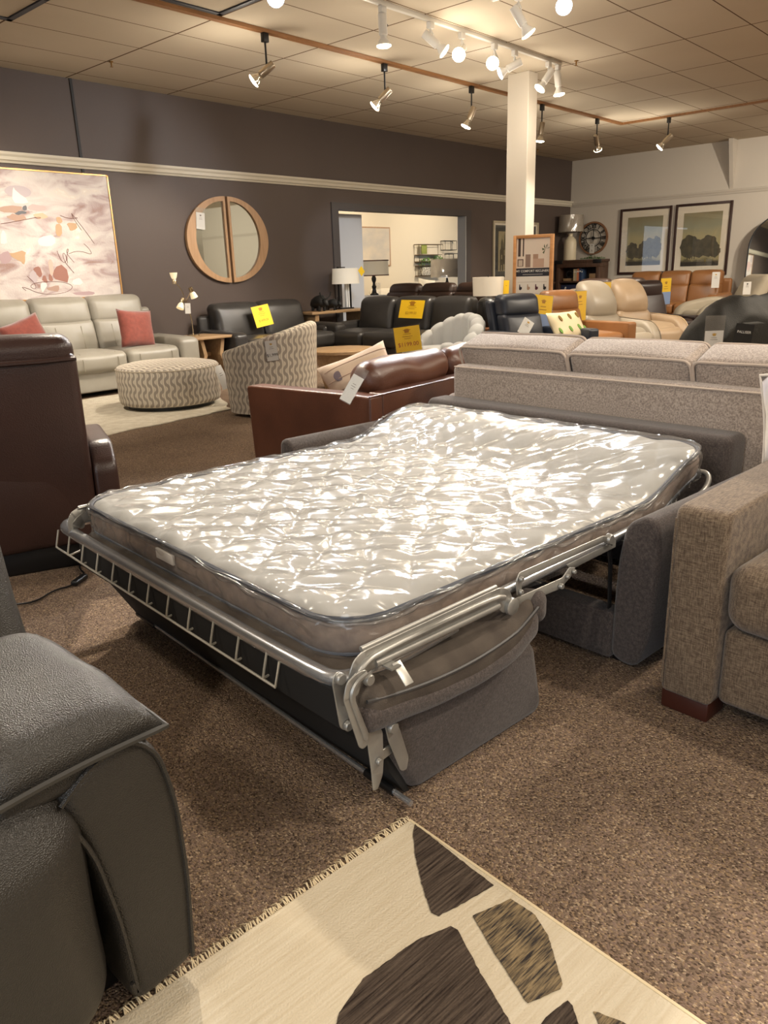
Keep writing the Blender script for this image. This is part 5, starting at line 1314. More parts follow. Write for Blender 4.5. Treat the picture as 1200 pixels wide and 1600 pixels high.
# ---------------------------------------------------------------- row of recliners right of the column
def recliner(label, loc, rz, m, style='track', top=.92, W=.98, D=.86, seam=None, m2=None):
    t = thing('recliner', label, 'recliner', loc, rz)
    if style == 'track':
        obj('body', xf(softbox(W - .24, D - .10, .30, r=.02, n=4), loc=(0, .02, .20)), m, t, angle=70)
        obj('seat_cushion', xf(softbox(W - .25, D - .24, .17, r=.05, bulge=(0, .02, .03), n=7), loc=(0, -.08, .40)), m, t, angle=80)
        obj('back_shell', xf(softbox(.53, .10, top - .18, r=.03, n=6, deform=lambda q: (q.x, q.y + q.z * .30, q.z)), loc=(0, .34, .12 + (top - .18) / 2)), m, t, angle=70)
        obj('back_cushion', xf(softbox(.49, .15, .34, r=.05, bulge=(0, .03, 0), n=7, deform=lambda q: (q.x, q.y + q.z * .30, q.z)), loc=(0, .22, .57)), m, t, angle=80)
        obj('headrest', xf(softbox(.48, .17, .22, r=.06, bulge=(0, .025, .01), n=8, deform=lambda q: (q.x, q.y + q.z * .22, q.z)), loc=(0, .295, top - .115)), m, t, angle=80)
        for s in (-1, 1):
            x0, x1 = sorted((s * W / 2, s * (W / 2 - .12)))
            obj('arm', prism(fillet([(-D / 2, .06), (-D / 2, .585), (D / 2 - .14, .585), (D / 2 - .06, .06)], [.01, .03, .04, .01], 4), x0, x1, 'yz', .016, 3), m, t, angle=60)
    elif style == 'puffy':
        # hump-backed swivel recliner with curved pads
        def hump(q):
            k = max(0, (q.z + .10)) / .42
            return (q.x * (1 - .30 * k * k), q.y + q.z * .34 - .04 * math.cos(q.z * 9), q.z)
        obj('upper_back', xf(softbox(.49, .20, .42, r=.09, bulge=(.01, .05, .02), n=9, deform=hump, wr=.006, wsc=7), loc=(0, .26, top - .22)), m, t, angle=80)
        def lowb(q): return (q.x * (1 + .04 * math.cos(q.z * 8)), q.y + q.z * .30 + .02 * math.cos(q.x * 9), q.z + .03 * math.cos(q.x * 5))
        obj('lower_back', xf(softbox(.51, .18, .28, r=.07, bulge=(.01, .04, .01), n=9, deform=lowb, wr=.007, wsc=8), loc=(0, .16, top - .50)), m, t, angle=80)
        obj('back_shell', xf(softbox(.46, .06, top - .28, r=.03, n=6, deform=lambda q: (q.x * (1 - .2 * max(0, q.z)), q.y + q.z * .33, q.z)), loc=(0, .34, .20 + (top - .28) / 2)), m2 or m, t, angle=70)
        obj('seat_cushion', xf(softbox(.46, .60, .20, r=.08, bulge=(0, .02, .03), n=7), loc=(0, -.08, .38)), m, t, angle=80)
        obj('footrest', xf(softbox(.45, .16, .34, r=.075, bulge=(0, .03, 0), n=7, wr=.004), loc=(0, -.40, .27)), m, t, angle=80)
        for s in (-1, 1):
            ap = fillet([(-.46, .10), (-.46, .40), (-.34, .54), (.26, .58), (.30, .30), (.10, .10)], [.05, .12, .12, .08, .1, .05], 7)
            x0, x1 = sorted((s * .36, s * .22))
            A = obj('arm', prism(ap, x0, x1, 'yz', .045, 4), m, t, angle=70)
            obj('piping', tube([(s * .335, y * 1.0, z + .002) for y, z in ap[4:26]], .004, 6), seam or m, A)
        obj('swivel_base', lathe([(.27, 0), (.27, .03), (.06, .06), (.05, .16)], 32), M_BLKP, t)
    elif style == 'slim':
        obj('back_cushion', xf(softbox(.54, .15, .46, r=.05, bulge=(0, .02, 0), n=7, deform=lambda q: (q.x, q.y + q.z * .34, q.z)), loc=(0, .18, .58)), m, t, angle=80)
        obj('headrest', xf(softbox(.52, .17, .24, r=.07, bulge=(0, .02, .01), n=8), loc=(0, .26, top - .12)), m, t, angle=80)
        obj('back_shell', xf(softbox(.50, .06, .62, r=.025, n=5, deform=lambda q: (q.x, q.y + q.z * .34, q.z)), loc=(0, .32, .60)), m, t, angle=70)
        obj('seat_cushion', xf(softbox(.56, .58, .18, r=.06, bulge=(0, .01, .03), n=6), loc=(0, -.08, .38)), m, t, angle=80)
        for s in (-1, 1): obj('arm', xf(softbox(.11, .66, .42, r=.04, n=5), loc=(s * .36, -.02, .30)), m, t, angle=70)
        obj('swivel_base', lathe([(.27, 0), (.27, .03), (.06, .06), (.05, .30)], 32), M_BLKP, t)
    return t
M_NAVY = leather('navy_black_leather', (40, 44, 54), .36, 200, .1, (34, 37, 46))
M_CARA = leather('caramel_leather', (142, 98, 60), .38, 180, .12, (126, 84, 48))
M_TAUP = leather('taupe_leather', (154, 146, 132), .36, 200, .1, (154, 142, 124))
M_SAND = leather('sand_leather', (170, 148, 122), .38, 200, .1, (156, 134, 108))
M_SHELLB = leather('brown_shell_leather', (84, 60, 44), .4, 200, .1)
M_DKBR = leather('espresso_leather', (44, 29, 27), .36, 200, .1, (38, 25, 23))
recliner('navy black leather recliner with slim arms and a patterned pillow', (6.72, 4.02, 0), -18, M_NAVY, W=.86)
recliner('caramel leather recliner with slim arms just right of the navy one', (7.63, 4.05, 0), -16, M_CARA, W=.86)
M_DKP = mat('dark_chair_piping', (96, 88, 76), .5)
recliner('taupe leather hump-backed recliner beside the caramel recliner', (8.42, 4.06, 0), -18, M_TAUP, 'puffy', .99, seam=M_DKP)
recliner('sand coloured leather hump-backed recliner between the taupe and espresso ones', (9.24, 4.05, 0), -20, M_SAND, 'puffy', .99, m2=M_SHELLB, seam=mat('light_chair_piping', (206, 180, 142), .5))
recliner('espresso brown leather recliner with a thick headrest roll, right end of the row', (10.02, 4.16, 0), -20, M_DKBR, 'slim', .95)
# pillow with printed pineapples on the navy recliner
PP = thing('throw_pillow', 'cream pillow printed with green and brown motifs on the navy recliner', 'pillow', (6.86, 3.75, .60), rot=(-.55, .0, math.radians(-8)))
pcv = obj('pillow_cover', pillow_bm(.46, .34, .14, pinch=.06), mat('cream_printed_cotton', (216, 200, 164), .9), PP, angle=180)
M_GRN = mat('leaf_green_print', (110, 150, 70), .9); M_BRP = mat('brown_print', (132, 106, 52), .9)
def surf(x, z, w_=.46, h_=.34, t_=.14): return -(t_ / 2) * ((1 - (2 * x / w_) ** 4) * (1 - (2 * z / h_) ** 4)) ** .6 - .003
for k, (x, z) in enumerate([(-.14, .07), (.0, .08), (.13, .09), (-.19, -.05), (-.06, -.05), (.08, -.04), (.19, -.05)]):
    m_ = M_BRP if k < 3 else M_GRN
    obj('print_motif', prism([(a, b_) for a, b_ in ell(x, z, .018, .032, 12, rot=.4)], surf(x, z) - .003, surf(x, z) + .004, 'xz'), m_, pcv, smooth=False)
sign('price_tag', 'small white tag lying against the near arm of the navy recliner', 'price tag', (6.34, 3.86, .70), (-.3, .6, -.7), .11, .16, M_WHITEC, None, 2, logo=M_GOLD)

M_BLUEP = mat('blue_sign_print', (122, 142, 178), .5)
def stand_sign(label, loc, rz, w_, h_, blue=True, tilt=0):
    t = sign('yellow_price_sign', label, 'sign', loc, (0, tilt, math.radians(rz)), w_, h_, M_YELLOW, None, 2, sleeve=.012)
    if blue:
        obj('blue_panel', box(-w_ / 2, w_ / 2, -.004, -.001, -h_, -h_ * .52), M_BLUEP, t, smooth=False)
    return t
stand_sign('yellow and blue card hanging behind the navy recliner headrest', (7.14, 4.18, .89), -14, .26, .36, True, .12)
stand_sign('plain yellow card between the caramel and the taupe recliner', (7.98, 4.22, .90), -10, .22, .36, False)
stand_sign('yellow card peeping out between the taupe and the sand recliner', (8.86, 4.36, .97), -10, .22, .30, False)
stand_sign('yellow and blue card behind the espresso recliner headrest', (10.52, 4.30, .97), -10, .24, .34, True)

# ---------------------------------------------------------------- caramel sofa on the light wall, brown sofa corner, cream chair
sofa('caramel_reclining_sofa', 'caramel leather three-seat reclining sofa below the framed tree prints', (14.92, 6.05, 0), -90, M_CARA, W=2.15, D=.98, n=3, seat_z=.44, arm_z=.60, arm_w=.19, back_z=1.0, back_t=.24, two_tier=True, base_z=.06, lean=.2)
sign('price_tag', 'white price tag at the right end of the caramel sofa', 'price tag', (14.98, 5.20, .98), (0, 0, math.radians(-90)), .14, .28, M_WHITEC, None, 2, logo=M_GOLD, psize=.05)
sofa('brown_loveseat', 'dark brown leather loveseat half hidden behind the taupe and sand recliners', (12.9, 6.12, 0), 100, M_BRN, W=1.5, D=.9, n=2, back_z=.94, seat_z=.44, arm_z=.6, back_t=.26)
M_CREAML = leather('cream_leather', (188, 178, 158), .4, 180, .1, (176, 166, 146))
CR = thing('cream_chair', 'cream leather lounge chair tilted back at the right edge before the arched mirror', 'armchair', (11.20, 3.75, 0), -138)
obj('back_cushion', xf(softbox(.62, .18, .56, r=.07, bulge=(0, .03, .0), n=8, deform=lambda q: (q.x, q.y + q.z * .48, q.z)), loc=(0, .34, .70)), M_CREAML, CR, angle=80)
obj('seat_cushion', xf(softbox(.62, .74, .20, r=.07, bulge=(0, .02, .03), n=7), loc=(0, -.10, .42)), M_CREAML, CR, angle=80)
for s in (-1, 1):
    x0, x1 = sorted((s * .48, s * .32))
    obj('arm', prism(fillet([(-.52, .06), (-.52, .52), (-.40, .62), (.0, .70), (.32, .66), (.36, .06)], [.02, .10, .15, .2, .1, .02], 6), x0, x1, 'yz', .045, 4), M_CREAML, CR, angle=70)
obj('body', xf(softbox(.66, .84, .34, r=.04, n=5), loc=(0, -.06, .22)), M_CREAML, CR, angle=70)
sign('price_tag', 'white price tag on the cream chair at the right edge', 'price tag', (10.86, 3.36, .90), (0, 0, math.radians(-50)), .10, .16, M_WHITEC, None, 2, logo=M_INK)

# ---------------------------------------------------------------- big black recliner behind the grey sofa, right
M_JET = leather('jet_black_leather', (32, 33, 31), .55, 160, .3, (28, 29, 28))
JR = thing('jet_recliner', 'large jet black padded recliner with two hang tags behind the grey sofa', 'recliner', (6.05, 2.20, 0), 160)
def arc(q): return (q.x, q.y + .0, q.z - .30 * (max(0, q.x + .0) / .55) ** 2.2)
obj('back', xf(softbox(1.15, .28, .62, r=.13, bulge=(.02, .05, .02), n=18, deform=arc, wr=.028, wsc=9), loc=(-.02, .34, .60)), M_JET, JR, angle=80)
obj('back_panel', xf(softbox(.80, .06, .56, r=.025, n=6, wr=.003), loc=(-.22, .50, .48)), M_JET, JR, angle=80)
obj('body', xf(softbox(.90, .74, .34, r=.05, n=5), loc=(0, .02, .22)), M_JET, JR, angle=80)
obj('seat_cushion', xf(softbox(.62, .62, .18, r=.06, n=5, bulge=(0, 0, .03)), loc=(0, -.08, .44)), M_JET, JR, angle=80)
for s in (-1, 1): obj('arm', xf(softbox(.20, .80, .50, r=.09, n=6), loc=(s * .48, -.02, .32)), M_JET, JR, angle=80)
sign('price_tag', 'white price tag in a clear sleeve with gold crown on the jet black recliner', 'price tag', (5.43, 1.86, .72), (0, 0, math.radians(-48)), .125, .15, M_WHITEC, '$3,699', 2, logo=M_GOLD, sleeve=.10, psize=.036)
t = sign('hang_tag', 'black hang tag with white lettering on the jet black recliner', 'price tag', (5.55, 1.70, .76), (0, .12, math.radians(-48)), .125, .16, mat('black_card', (22, 22, 22), .5), None, 0, logo=None)
b = text_bm('PALLISER', .024, 0); xf(b, loc=(0, -.055, 0)); face_on(b)
for v in b.verts: v.co.y = -.0026
obj('lettering', b, M_WHITEC, t, smooth=False)
b = text_bm('SINCE 1944', .010, 0); xf(b, loc=(0, -.078, 0)); face_on(b)
for v in b.verts: v.co.y = -.0026
obj('white_band', box(-.0575, .0575, -.0028, -.0005, -.16, -.132), M_WHITEC, t, smooth=False); b.free()

# ---------------------------------------------------------------- easel sign
ES = thing('display_sign', 'oak framed sign headed MY COMFORT RECLINERS in front of the white column', 'sign', (7.98, 4.83, 0), rot=(0, 0, math.radians(-78)))
SW, SH, SZ = .47, 1.52, .10
M_SIGNOAK = wood('sign_oak', (204, 150, 96), (186, 132, 80), (1, 1, 10))
b = box(-SW / 2, -SW / 2 + .035, -.03, .02, SZ, SH, .002); box(SW / 2 - .035, SW / 2, -.03, .02, SZ, SH, .002, bm=b)
box(-SW / 2 + .035, SW / 2 - .035, -.03, .02, SH - .035, SH, .002, bm=b); box(-SW / 2 + .035, SW / 2 - .035, -.03, .02, SZ, SZ + .035, .002, bm=b)
obj('frame', b, M_SIGNOAK, ES)
for s in (-1, 1): obj('foot', box(s * SW / 2 - .02, s * SW / 2 + .02, -.18, .18, 0, SZ, .004), M_SIGNOAK, ES)
obj('poster', box(-SW / 2 + .034, SW / 2 - .034, -.010, .0, SZ + .034, SH - .034), mat('poster_paper', (240, 236, 226), .6), ES, smooth=False)
pw = SW / 2 - .035
def flatp(nm, x0, x1, z0, z1, col, y=-.0115): obj(nm, box(x0, x1, y, -.009, z0, z1), mat('print_' + nm, col, .6), ES, smooth=False)
flatp('printed_photo', -pw, pw, 1.16, SH - .035, (228, 214, 198))
flatp('printed_shelf', -pw + .02, -pw + .05, 1.29, SH - .035, (70, 52, 44), -.0125); flatp('printed_shelf', -pw + .075, -pw + .09, 1.29, SH - .035, (70, 52, 44), -.0125)
flatp('printed_curtain', -pw + .11, -pw + .17, 1.17, 1.31, (150, 126, 112), -.0125); flatp('printed_table', -pw + .015, -pw + .085, 1.18, 1.26, (90, 66, 54), -.0125); flatp('printed_table', -pw + .025, -pw + .075, 1.185, 1.25, (206, 190, 172), -.0135)
flatp('printed_armchair', .0, .13, 1.165, 1.26, (196, 166, 146), -.0125); flatp('printed_armchair', .0, .06, 1.26, 1.31, (178, 146, 124), -.0125)
lf = [[(.15 + math.cos(a) * .01, 1.36), (.15 + math.cos(a) * .05, 1.36 + math.sin(a) * .06), (.15 + math.cos(a + .3) * .04, 1.35 + math.sin(a + .3) * .05)] for a in (.3, 1.2, 2.0, 2.9, 3.8)]
for p in lf: obj('printed_leaf', prism(p, -.0130, -.0115, 'xz'), mat('print_leaf', (84, 96, 62), .6), ES, smooth=False)
flatp('header_band', -pw, pw, 1.07, 1.16, (40, 42, 52))
b = text_bm('MY COMFORT RECLINERS', .0345, 0, bold=.0006); xf(b, loc=(0, 1.127, 0)); face_on(b)
for v in b.verts: v.co.y = -.0125
obj('lettering', b, M_WHITEC, ES, smooth=False)
flatp('subtitle_line', -.12, .12, 1.087, 1.094, (170, 168, 164), -.0125)
for r_, zz in enumerate((.95, .80, .63)):
    flatp('small_print_line', -pw + .02, pw - .03, zz + .055, zz + .058, (180, 172, 156))
    for k in range(4):
        x = -.145 + .097 * k; c = [(48, 40, 50), (186, 156, 130), (92, 44, 52), (44, 44, 46)][(k + r_) % 4]
        obj('printed_recliner', prism([(x - .014, zz + .03), (x - .006, zz + .034), (x, zz + .004), (x + .018, zz + .002), (x + .018, zz - .02), (x - .002, zz - .034), (x - .016, zz - .024)], -.0125, -.010, 'xz'), mat('print_recliner', c, .6), ES, smooth=False)

# ---------------------------------------------------------------- pictures, clock, mirror on the light wall (facing -x)
RW = math.radians(-90)   # local -y faces -x
M_MAT = mat('white_mount', (226, 216, 196), .7); M_DKF = mat('dark_wood_frame', (54, 34, 28), .4)
def framed(name, label, loc, w_, h_, fr_w, mt_w, mframe, art, group=None, rz=RW):
    t = thing(name, label, 'picture', loc, rot=(0, 0, rz), group=group)
    b = box(-w_ / 2, -w_ / 2 + fr_w, -.035, .0, -h_ / 2, h_ / 2, .003); box(w_ / 2 - fr_w, w_ / 2, -.035, .0, -h_ / 2, h_ / 2, .003, bm=b)
    box(-w_ / 2 + fr_w, w_ / 2 - fr_w, -.035, .0, h_ / 2 - fr_w, h_ / 2, .003, bm=b); box(-w_ / 2 + fr_w, w_ / 2 - fr_w, -.035, .0, -h_ / 2, -h_ / 2 + fr_w, .003, bm=b)
    obj('frame', b, mframe, t)
    obj('mount', box(-w_ / 2 + fr_w, w_ / 2 - fr_w, -.014, -.004, -h_ / 2 + fr_w, h_ / 2 - fr_w), M_MAT, t, smooth=False)
    aw, ah = w_ - 2 * fr_w - 2 * mt_w, h_ - 2 * fr_w - 2 * mt_w
    art(t, aw, ah)
    obj('picture_glass', box(-w_ / 2 + fr_w, w_ / 2 - fr_w, -.026, -.024, -h_ / 2 + fr_w, h_ / 2 - fr_w), M_CLEAR2, t, smooth=False)
    return t
M_CLEAR2 = M_CLEAR.copy(); M_CLEAR2.name = 'picture_glass'; M_CLEAR2.node_tree.nodes['Mix Shader'].inputs[0].default_value = .06
[n_ for n_ in M_CLEAR2.node_tree.nodes if n_.type == 'BSDF_GLOSSY'][0].inputs['Roughness'].default_value = .02
def grad_mat(name, stops, h_, noise_amt=.06):
    """Painted sky: colour by height on the print, broken up by noise."""
    m = mat(name, stops[0][1], .8); nt = m.node_tree; N = nt.nodes; L = nt.links
    tc = N.new('ShaderNodeTexCoord'); s = N.new('ShaderNodeSeparateXYZ'); L.new(tc.outputs['Object'], s.inputs[0])
    nz = N.new('ShaderNodeTexNoise'); nz.inputs['Scale'].default_value = 5; nz.inputs['Detail'].default_value = 6; L.new(tc.outputs['Object'], nz.inputs['Vector'])
    a = N.new('ShaderNodeMath'); a.operation = 'MULTIPLY_ADD'; a.inputs[1].default_value = noise_amt * 4; L.new(nz.outputs['Fac'], a.inputs[0])
    b = N.new('ShaderNodeMath'); b.operation = 'MULTIPLY_ADD'; b.inputs[1].default_value = 1 / h_; b.inputs[2].default_value = .5 - noise_amt * 2; L.new(s.outputs[2], b.inputs[0]); L.new(b.outputs[0], a.inputs[2])
    r = N.new('ShaderNodeValToRGB'); L.new(a.outputs[0], r.inputs['Fac'])
    e = r.color_ramp.elements; e[0].position, e[0].color = stops[0][0], (*lin(stops[0][1]), 1); e[1].position, e[1].color = stops[-1][0], (*lin(stops[-1][1]), 1)
    for p, c in stops[1:-1]: k = e.new(p); k.color = (*lin(c), 1)
    L.new(r.outputs[0], N['Principled BSDF'].inputs['Base Color'])
    return m
M_TREES = mat('painted_tree_crowns', (72, 70, 58), .85, var=(9, (96, 90, 72), .2, (1, 1, 1))); M_TRUNK = mat('painted_trunks', (54, 50, 42), .85)
def tree_art(blobs, trunks):
    def f(t, aw, ah):
        sky = grad_mat('painted_sky', [(.0, (78, 74, 56)), (.10, (96, 90, 66)), (.14, (150, 142, 104)), (.22, (170, 160, 118)), (.55, (178, 168, 128)), (.75, (150, 150, 124)), (1.0, (138, 128, 96))], ah)
        obj('print', box(-aw / 2, aw / 2, -.017, -.013, -ah / 2, ah / 2), sky, t, smooth=False)
        for (cx, cz, rx, rz_) in blobs:
            pts = [(x + .012 * math.sin(i * 2.3), z + .012 * math.cos(i * 1.7)) for i, (x, z) in enumerate(ell(cx * aw, cz * ah, rx * aw, rz_ * ah, 26))]
            obj('painted_tree', prism(pts, -.0185 - random.random() * .0006, -.0165, 'xz'), M_TREES, t, smooth=False)
        for cx in trunks: obj('painted_trunk', box(cx * aw - .006, cx * aw + .006, -.0186, -.0165, -.37 * ah, -.27 * ah), M_TRUNK, t, smooth=False)
        obj('painted_ground', box(-aw / 2, aw / 2, -.0188, -.0165, -ah * .5, -ah * .42), M_TRUNK, t, smooth=False)
    return f
framed('framed_print', 'dark framed print of a tree row with window reflections, left of the pair', (XW - .005, 6.945, 1.60), 1.07, 1.27, .045, .125, M_DKF, tree_art([(-.33, -.19, .17, .17), (-.12, -.26, .14, .10), (.02, -.17, .18, .17), (.18, -.14, .22, .2), (.36, -.13, .14, .22)], (-.05, .02, .09, .16, .24)))
framed('framed_print', 'dark framed print of large round trees, right of the pair', (XW - .005, 5.80, 1.58), 1.07, 1.32, .045, .125, M_DKF, tree_art([(-.30, -.13, .24, .22), (-.05, -.17, .24, .17), (.20, -.13, .24, .2), (.38, -.22, .14, .13)], (-.33, -.26, -.2, -.14)))

CK = thing('wall_clock', 'round open wall clock with roman numerals and a wooden rim above the bookcase', 'clock', (XW - .01, 8.06, 1.715), rot=(0, 0, RW))
def ringbm(r0, r1, y0, y1, n=56):
    bm = bmesh.new(); rr = []
    for i in range(n):
        a = 2 * PI * i / n; rr.append([bm.verts.new((r * math.cos(a), y, r * math.sin(a))) for r, y in ((r0, y0), (r1, y0), (r1, y1), (r0, y1))])
    for i in range(n):
        for k in range(4): bm.faces.new((rr[i][k], rr[i][(k + 1) % 4], rr[(i + 1) % n][(k + 1) % 4], rr[(i + 1) % n][k]))
    return bm
obj('rim', ringbm(.295, .33, -.035, 0), wood('clock_rim_wood', (142, 104, 76), (120, 84, 58)), CK)
obj('inner_ring', ringbm(.165, .178, -.024, -.012), M_BLACKM, CK); obj('outer_ring', ringbm(.285, .297, -.024, -.012), M_BLACKM, CK)
for h_, s in enumerate(['XII', 'I', 'II', 'III', 'IIII', 'V', 'VI', 'VII', 'VIII', 'IX', 'X', 'XI']):
    a = PI / 2 - h_ * PI / 6
    b = text_bm(s, .125, .003, bold=.003)
    xf(b, sc=(.72, 1, 1)); xf(b, rot=(0, 0, a - PI / 2)); xf(b, loc=(.231 * math.cos(a), .231 * math.sin(a), 0)); face_on(b)
    for v in b.verts: v.co.y -= .018
    obj('numeral', b, M_BLACKM, CK, smooth=False)
obj('spoke', box(-.006, .006, -.022, -.014, -.165, .165), M_BLACKM, CK); obj('spoke', box(-.165, .165, -.022, -.014, -.006, .006), M_BLACKM, CK)
obj('minute_hand', prism([(-.008, -.03), (.008, -.03), (.004, .15), (-.004, .15)], -.030, -.026, 'xz'), M_BLACKM, CK, smooth=False)
obj('hour_hand', prism([(-.10, -.008), (-.10, .008), (.03, .006), (.03, -.006)], -.028, -.025, 'xz'), M_BLACKM, CK, smooth=False)
hb = lathe([(.035, 0), (.035, .02), (.001, .024)], 20); xf(hb, rot=(PI / 2, 0, 0), loc=(0, -.014, 0)); obj('hub', hb, M_BLACKM, CK)
sign('price_tag', 'white price tag hanging on the wall clock', 'price tag', (XW - .05, 8.07, 1.60), (0, 0, RW), .11, .19, M_WHITEC, '$', 1, logo=M_INK, sleeve=.04, psize=.05)

AM = thing('arched_mirror', 'tall arched floor mirror with a thin black frame at the right edge', 'mirror', (15.45, 4.25, 0), rot=(-.04, 0, RW))
def arch(w_, z0, zs): return [(-w_, z0), (-w_, zs)] + [(-w_ * math.cos(a), zs + w_ * math.sin(a)) for a in [PI * k / 24 for k in range(1, 24)]] + [(w_, zs), (w_, z0)]
o_pts, i_pts = arch(.60, .0, 1.36), arch(.582, .018, 1.36)
bm = bmesh.new(); R4 = [[bm.verts.new((x, y, z)) for x, z in p] for p, y in ((o_pts, -.03), (o_pts, 0), (i_pts, 0), (i_pts, -.03))]
nn = len(o_pts)
for k in range(4):
    for i in range(nn): bm.faces.new((R4[k][i], R4[k][(i + 1) % nn], R4[(k + 1) % 4][(i + 1) % nn], R4[(k + 1) % 4][i]))
obj('frame', bm, M_BLACKM, AM, smooth=False)
obj('mirror_glass', prism(i_pts, -.018, -.006, 'xz'), M_MIRROR, AM, smooth=False)

# ---------------------------------------------------------------- bookcase and what stands on it
M_DKOAK = wood('dark_oak', (86, 62, 48), (66, 46, 34), (8, 8, 1)); M_DKIN = mat('bookcase_inside', (56, 42, 34), .6)
BC = thing('bookcase', 'dark wood bookcase with black iron corners in the far corner of the room', 'bookcase', (15.32, 8.09, 0), rot=(0, 0, RW))
BWd, BH = .52, 1.285
obj('top_board', box(-BWd, BWd, -.21, .20, BH - .05, BH, .003), M_DKOAK, BC)
obj('top_rail', box(-BWd + .02, BWd - .02, -.20, .19, BH - .15, BH - .05, .003), M_DKOAK, BC)
for s in (-1, 1):
    x0, x1 = sorted((s * (BWd - .02), s * (BWd - .10)))
    obj('side_panel', box(x0, x1, -.20, .19, 0, BH - .15, .003), M_DKOAK, BC)
    x0, x1 = sorted((s * (BWd + .002), s * (BWd - .17)))
    obj('iron_corner', box(x0, x1, -.213, -.16, BH - .075, BH + .002, .002), M_BLACKM, BC)
obj('back_board', box(-BWd + .1, BWd - .1, .17, .19, 0, BH - .15), M_DKIN, BC)
for z in (.83, .42, .08): obj('shelf', box(-BWd + .10, BWd - .10, -.19, .17, z, z + .035, .002), M_DKOAK, BC)
def on_case(lx, ly, z): return (15.32 + ly, 8.09 - lx, z)    # local x of the case runs towards -y of the room
for i, (lx, hh, th, col, lab) in enumerate([(-.10, .235, .035, (190, 174, 140), 'tan book first from the left on the bookcase shelf'), (-.06, .235, .035, (168, 158, 136), 'grey beige book second from the left on the bookcase shelf'), (-.015, .245, .045, (196, 120, 84), 'salmon orange book in the middle of the bookcase shelf'), (.035, .25, .045, (40, 52, 84), 'navy blue book right of the orange book'), (.08, .235, .035, (54, 74, 104), 'blue book with a pale label at the right end of the row')]):
    t = thing('book', lab, 'book', on_case(lx, -.06, .866), rot=(0, 0, RW), group='books on the bookcase shelf')
    mm = mat('book_cover', col, .6)
    obj('cover', merge(merge(box(-th / 2, -th / 2 + .003, -.08, .08, 0, hh), box(th / 2 - .003, th / 2, -.08, .08, 0, hh)), box(-th / 2, th / 2, -.083, -.08, 0, hh)), mm, t, smooth=False)
    obj('pages', box(-th / 2 + .004, th / 2 - .004, -.078, .076, .004, hh - .004), M_WHITEC, t, smooth=False)
    obj('spine_label', box(-th / 2 + .008, th / 2 - .008, -.0845, -.083, hh * .7, hh * .82), M_WHITEC, t, smooth=False)
DO = thing('ring_ornament', 'black ring ornament on a wooden block left of the books', 'ornament', on_case(-.25, -.05, .866), rot=(0, 0, RW))
rb = ringbm(.055, .085, -.02, .02, 32); xf(rb, loc=(0, 0, .13)); obj('ring', rb, M_BLACKM, DO); obj('block', box(-.13, .06, -.05, .05, 0, .05, .003), M_OAK, DO)
DW = thing('wood_ornament', 'pale wooden knot ornament right of the books', 'ornament', on_case(.24, -.05, .866), rot=(0, 0, RW))
obj('block', box(-.02, .12, -.05, .05, 0, .14, .01), M_OAK, DW); obj('bar', prism([(-.14, .0), (-.10, .0), (-.02, .13), (-.05, .14)], -.02, .02, 'xz'), M_BLACKM, DW)
HS = thing('word_sign', 'navy blue board reading home in white script in the bookcase', 'sign', on_case(-.14, -.14, .457), rot=(-.08, 0, RW))
obj('board', box(-.27, .27, -.01, .01, 0, .33, .003), mat('navy_board', (38, 44, 72), .6), HS)
# the word written as a brush line
ws = [(-.22, .10), (-.17, .20), (-.14, .28), (-.165, .29), (-.18, .2), (-.19, .08), (-.16, .15), (-.135, .16), (-.125, .08), (-.10, .12), (-.07, .16), (-.05, .12), (-.07, .08), (-.09, .12), (-.06, .16), (-.02, .14), (-.015, .08), (.0, .15), (.025, .16), (.03, .08), (.045, .15), (.07, .16), (.08, .08), (.11, .11), (.15, .15), (.14, .17), (.115, .12), (.14, .08), (.21, .10)]
obj('script_word', tube([(x, -.013, z) for x, z, _ in [tuple(p) for p in smooth_path([(a, b_, 0) for a, b_ in ws], 2)]], .0055, 6), M_WHITEC, HS)
ORN = thing('silver_ornament', 'small silver bird ornament on the lower shelf of the bookcase', 'ornament', on_case(.20, -.10, .457), rot=(0, 0, RW))
obj('body', tube([(-.08, 0, .14), (-.04, 0, .17), (.02, 0, .17), (.07, 0, .20)], [.012, .035, .03, .012], 12), M_STEEL, ORN, angle=180); obj('stand', box(-.03, .02, -.02, .02, 0, .15), M_STEEL, ORN)
JL = thing('table_lamp', 'cream bottle lamp with a plastic-wrapped grey shade on the bookcase', 'lamp', on_case(-.27, -.05, BH))
obj('lamp_base', lathe([(.125, 0), (.13, .02), (.128, .34), (.115, .40), (.07, .455), (.045, .475), (.045, .52), (.05, .53)], 32), mat('cream_ceramic', (216, 204, 176), .4), JL)
obj('lamp_neck', tube([(0, 0, .52), (0, 0, .62)], .008, 8), M_STEEL, JL)
M_GSH = mat('grey_linen_shade', (160, 150, 136), .7)
obj('lamp_shade', drum_shade(.262, .245, .56, .89), M_GSH, JL)
wrp = bmesh.new(); n = 60; rr = []
for k in range(7):
    zz = .56 + .33 * k / 6; rr.append([wrp.verts.new(((.268 - .02 * k / 6 + .012 * noise.noise(Vector((math.cos(2 * PI * i / n) * 4, math.sin(2 * PI * i / n) * 4, k * .3)))) * math.cos(2 * PI * i / n), (.268 - .02 * k / 6 + .012 * noise.noise(Vector((math.cos(2 * PI * i / n) * 4, math.sin(2 * PI * i / n) * 4, k * .3)))) * math.sin(2 * PI * i / n), zz)) for i in range(n)])
for a, b_ in zip(rr, rr[1:]):
    for k in range(n): wrp.faces.new((a[k], a[(k + 1) % n], b_[(k + 1) % n], b_[k]))
obj('plastic_wrap', wrp, M_CLEAR, JL, angle=180)
GA = thing('garland', 'green leafy garland lying on top of the bookcase below the clock', 'plant', on_case(.26, -.06, BH + .002))
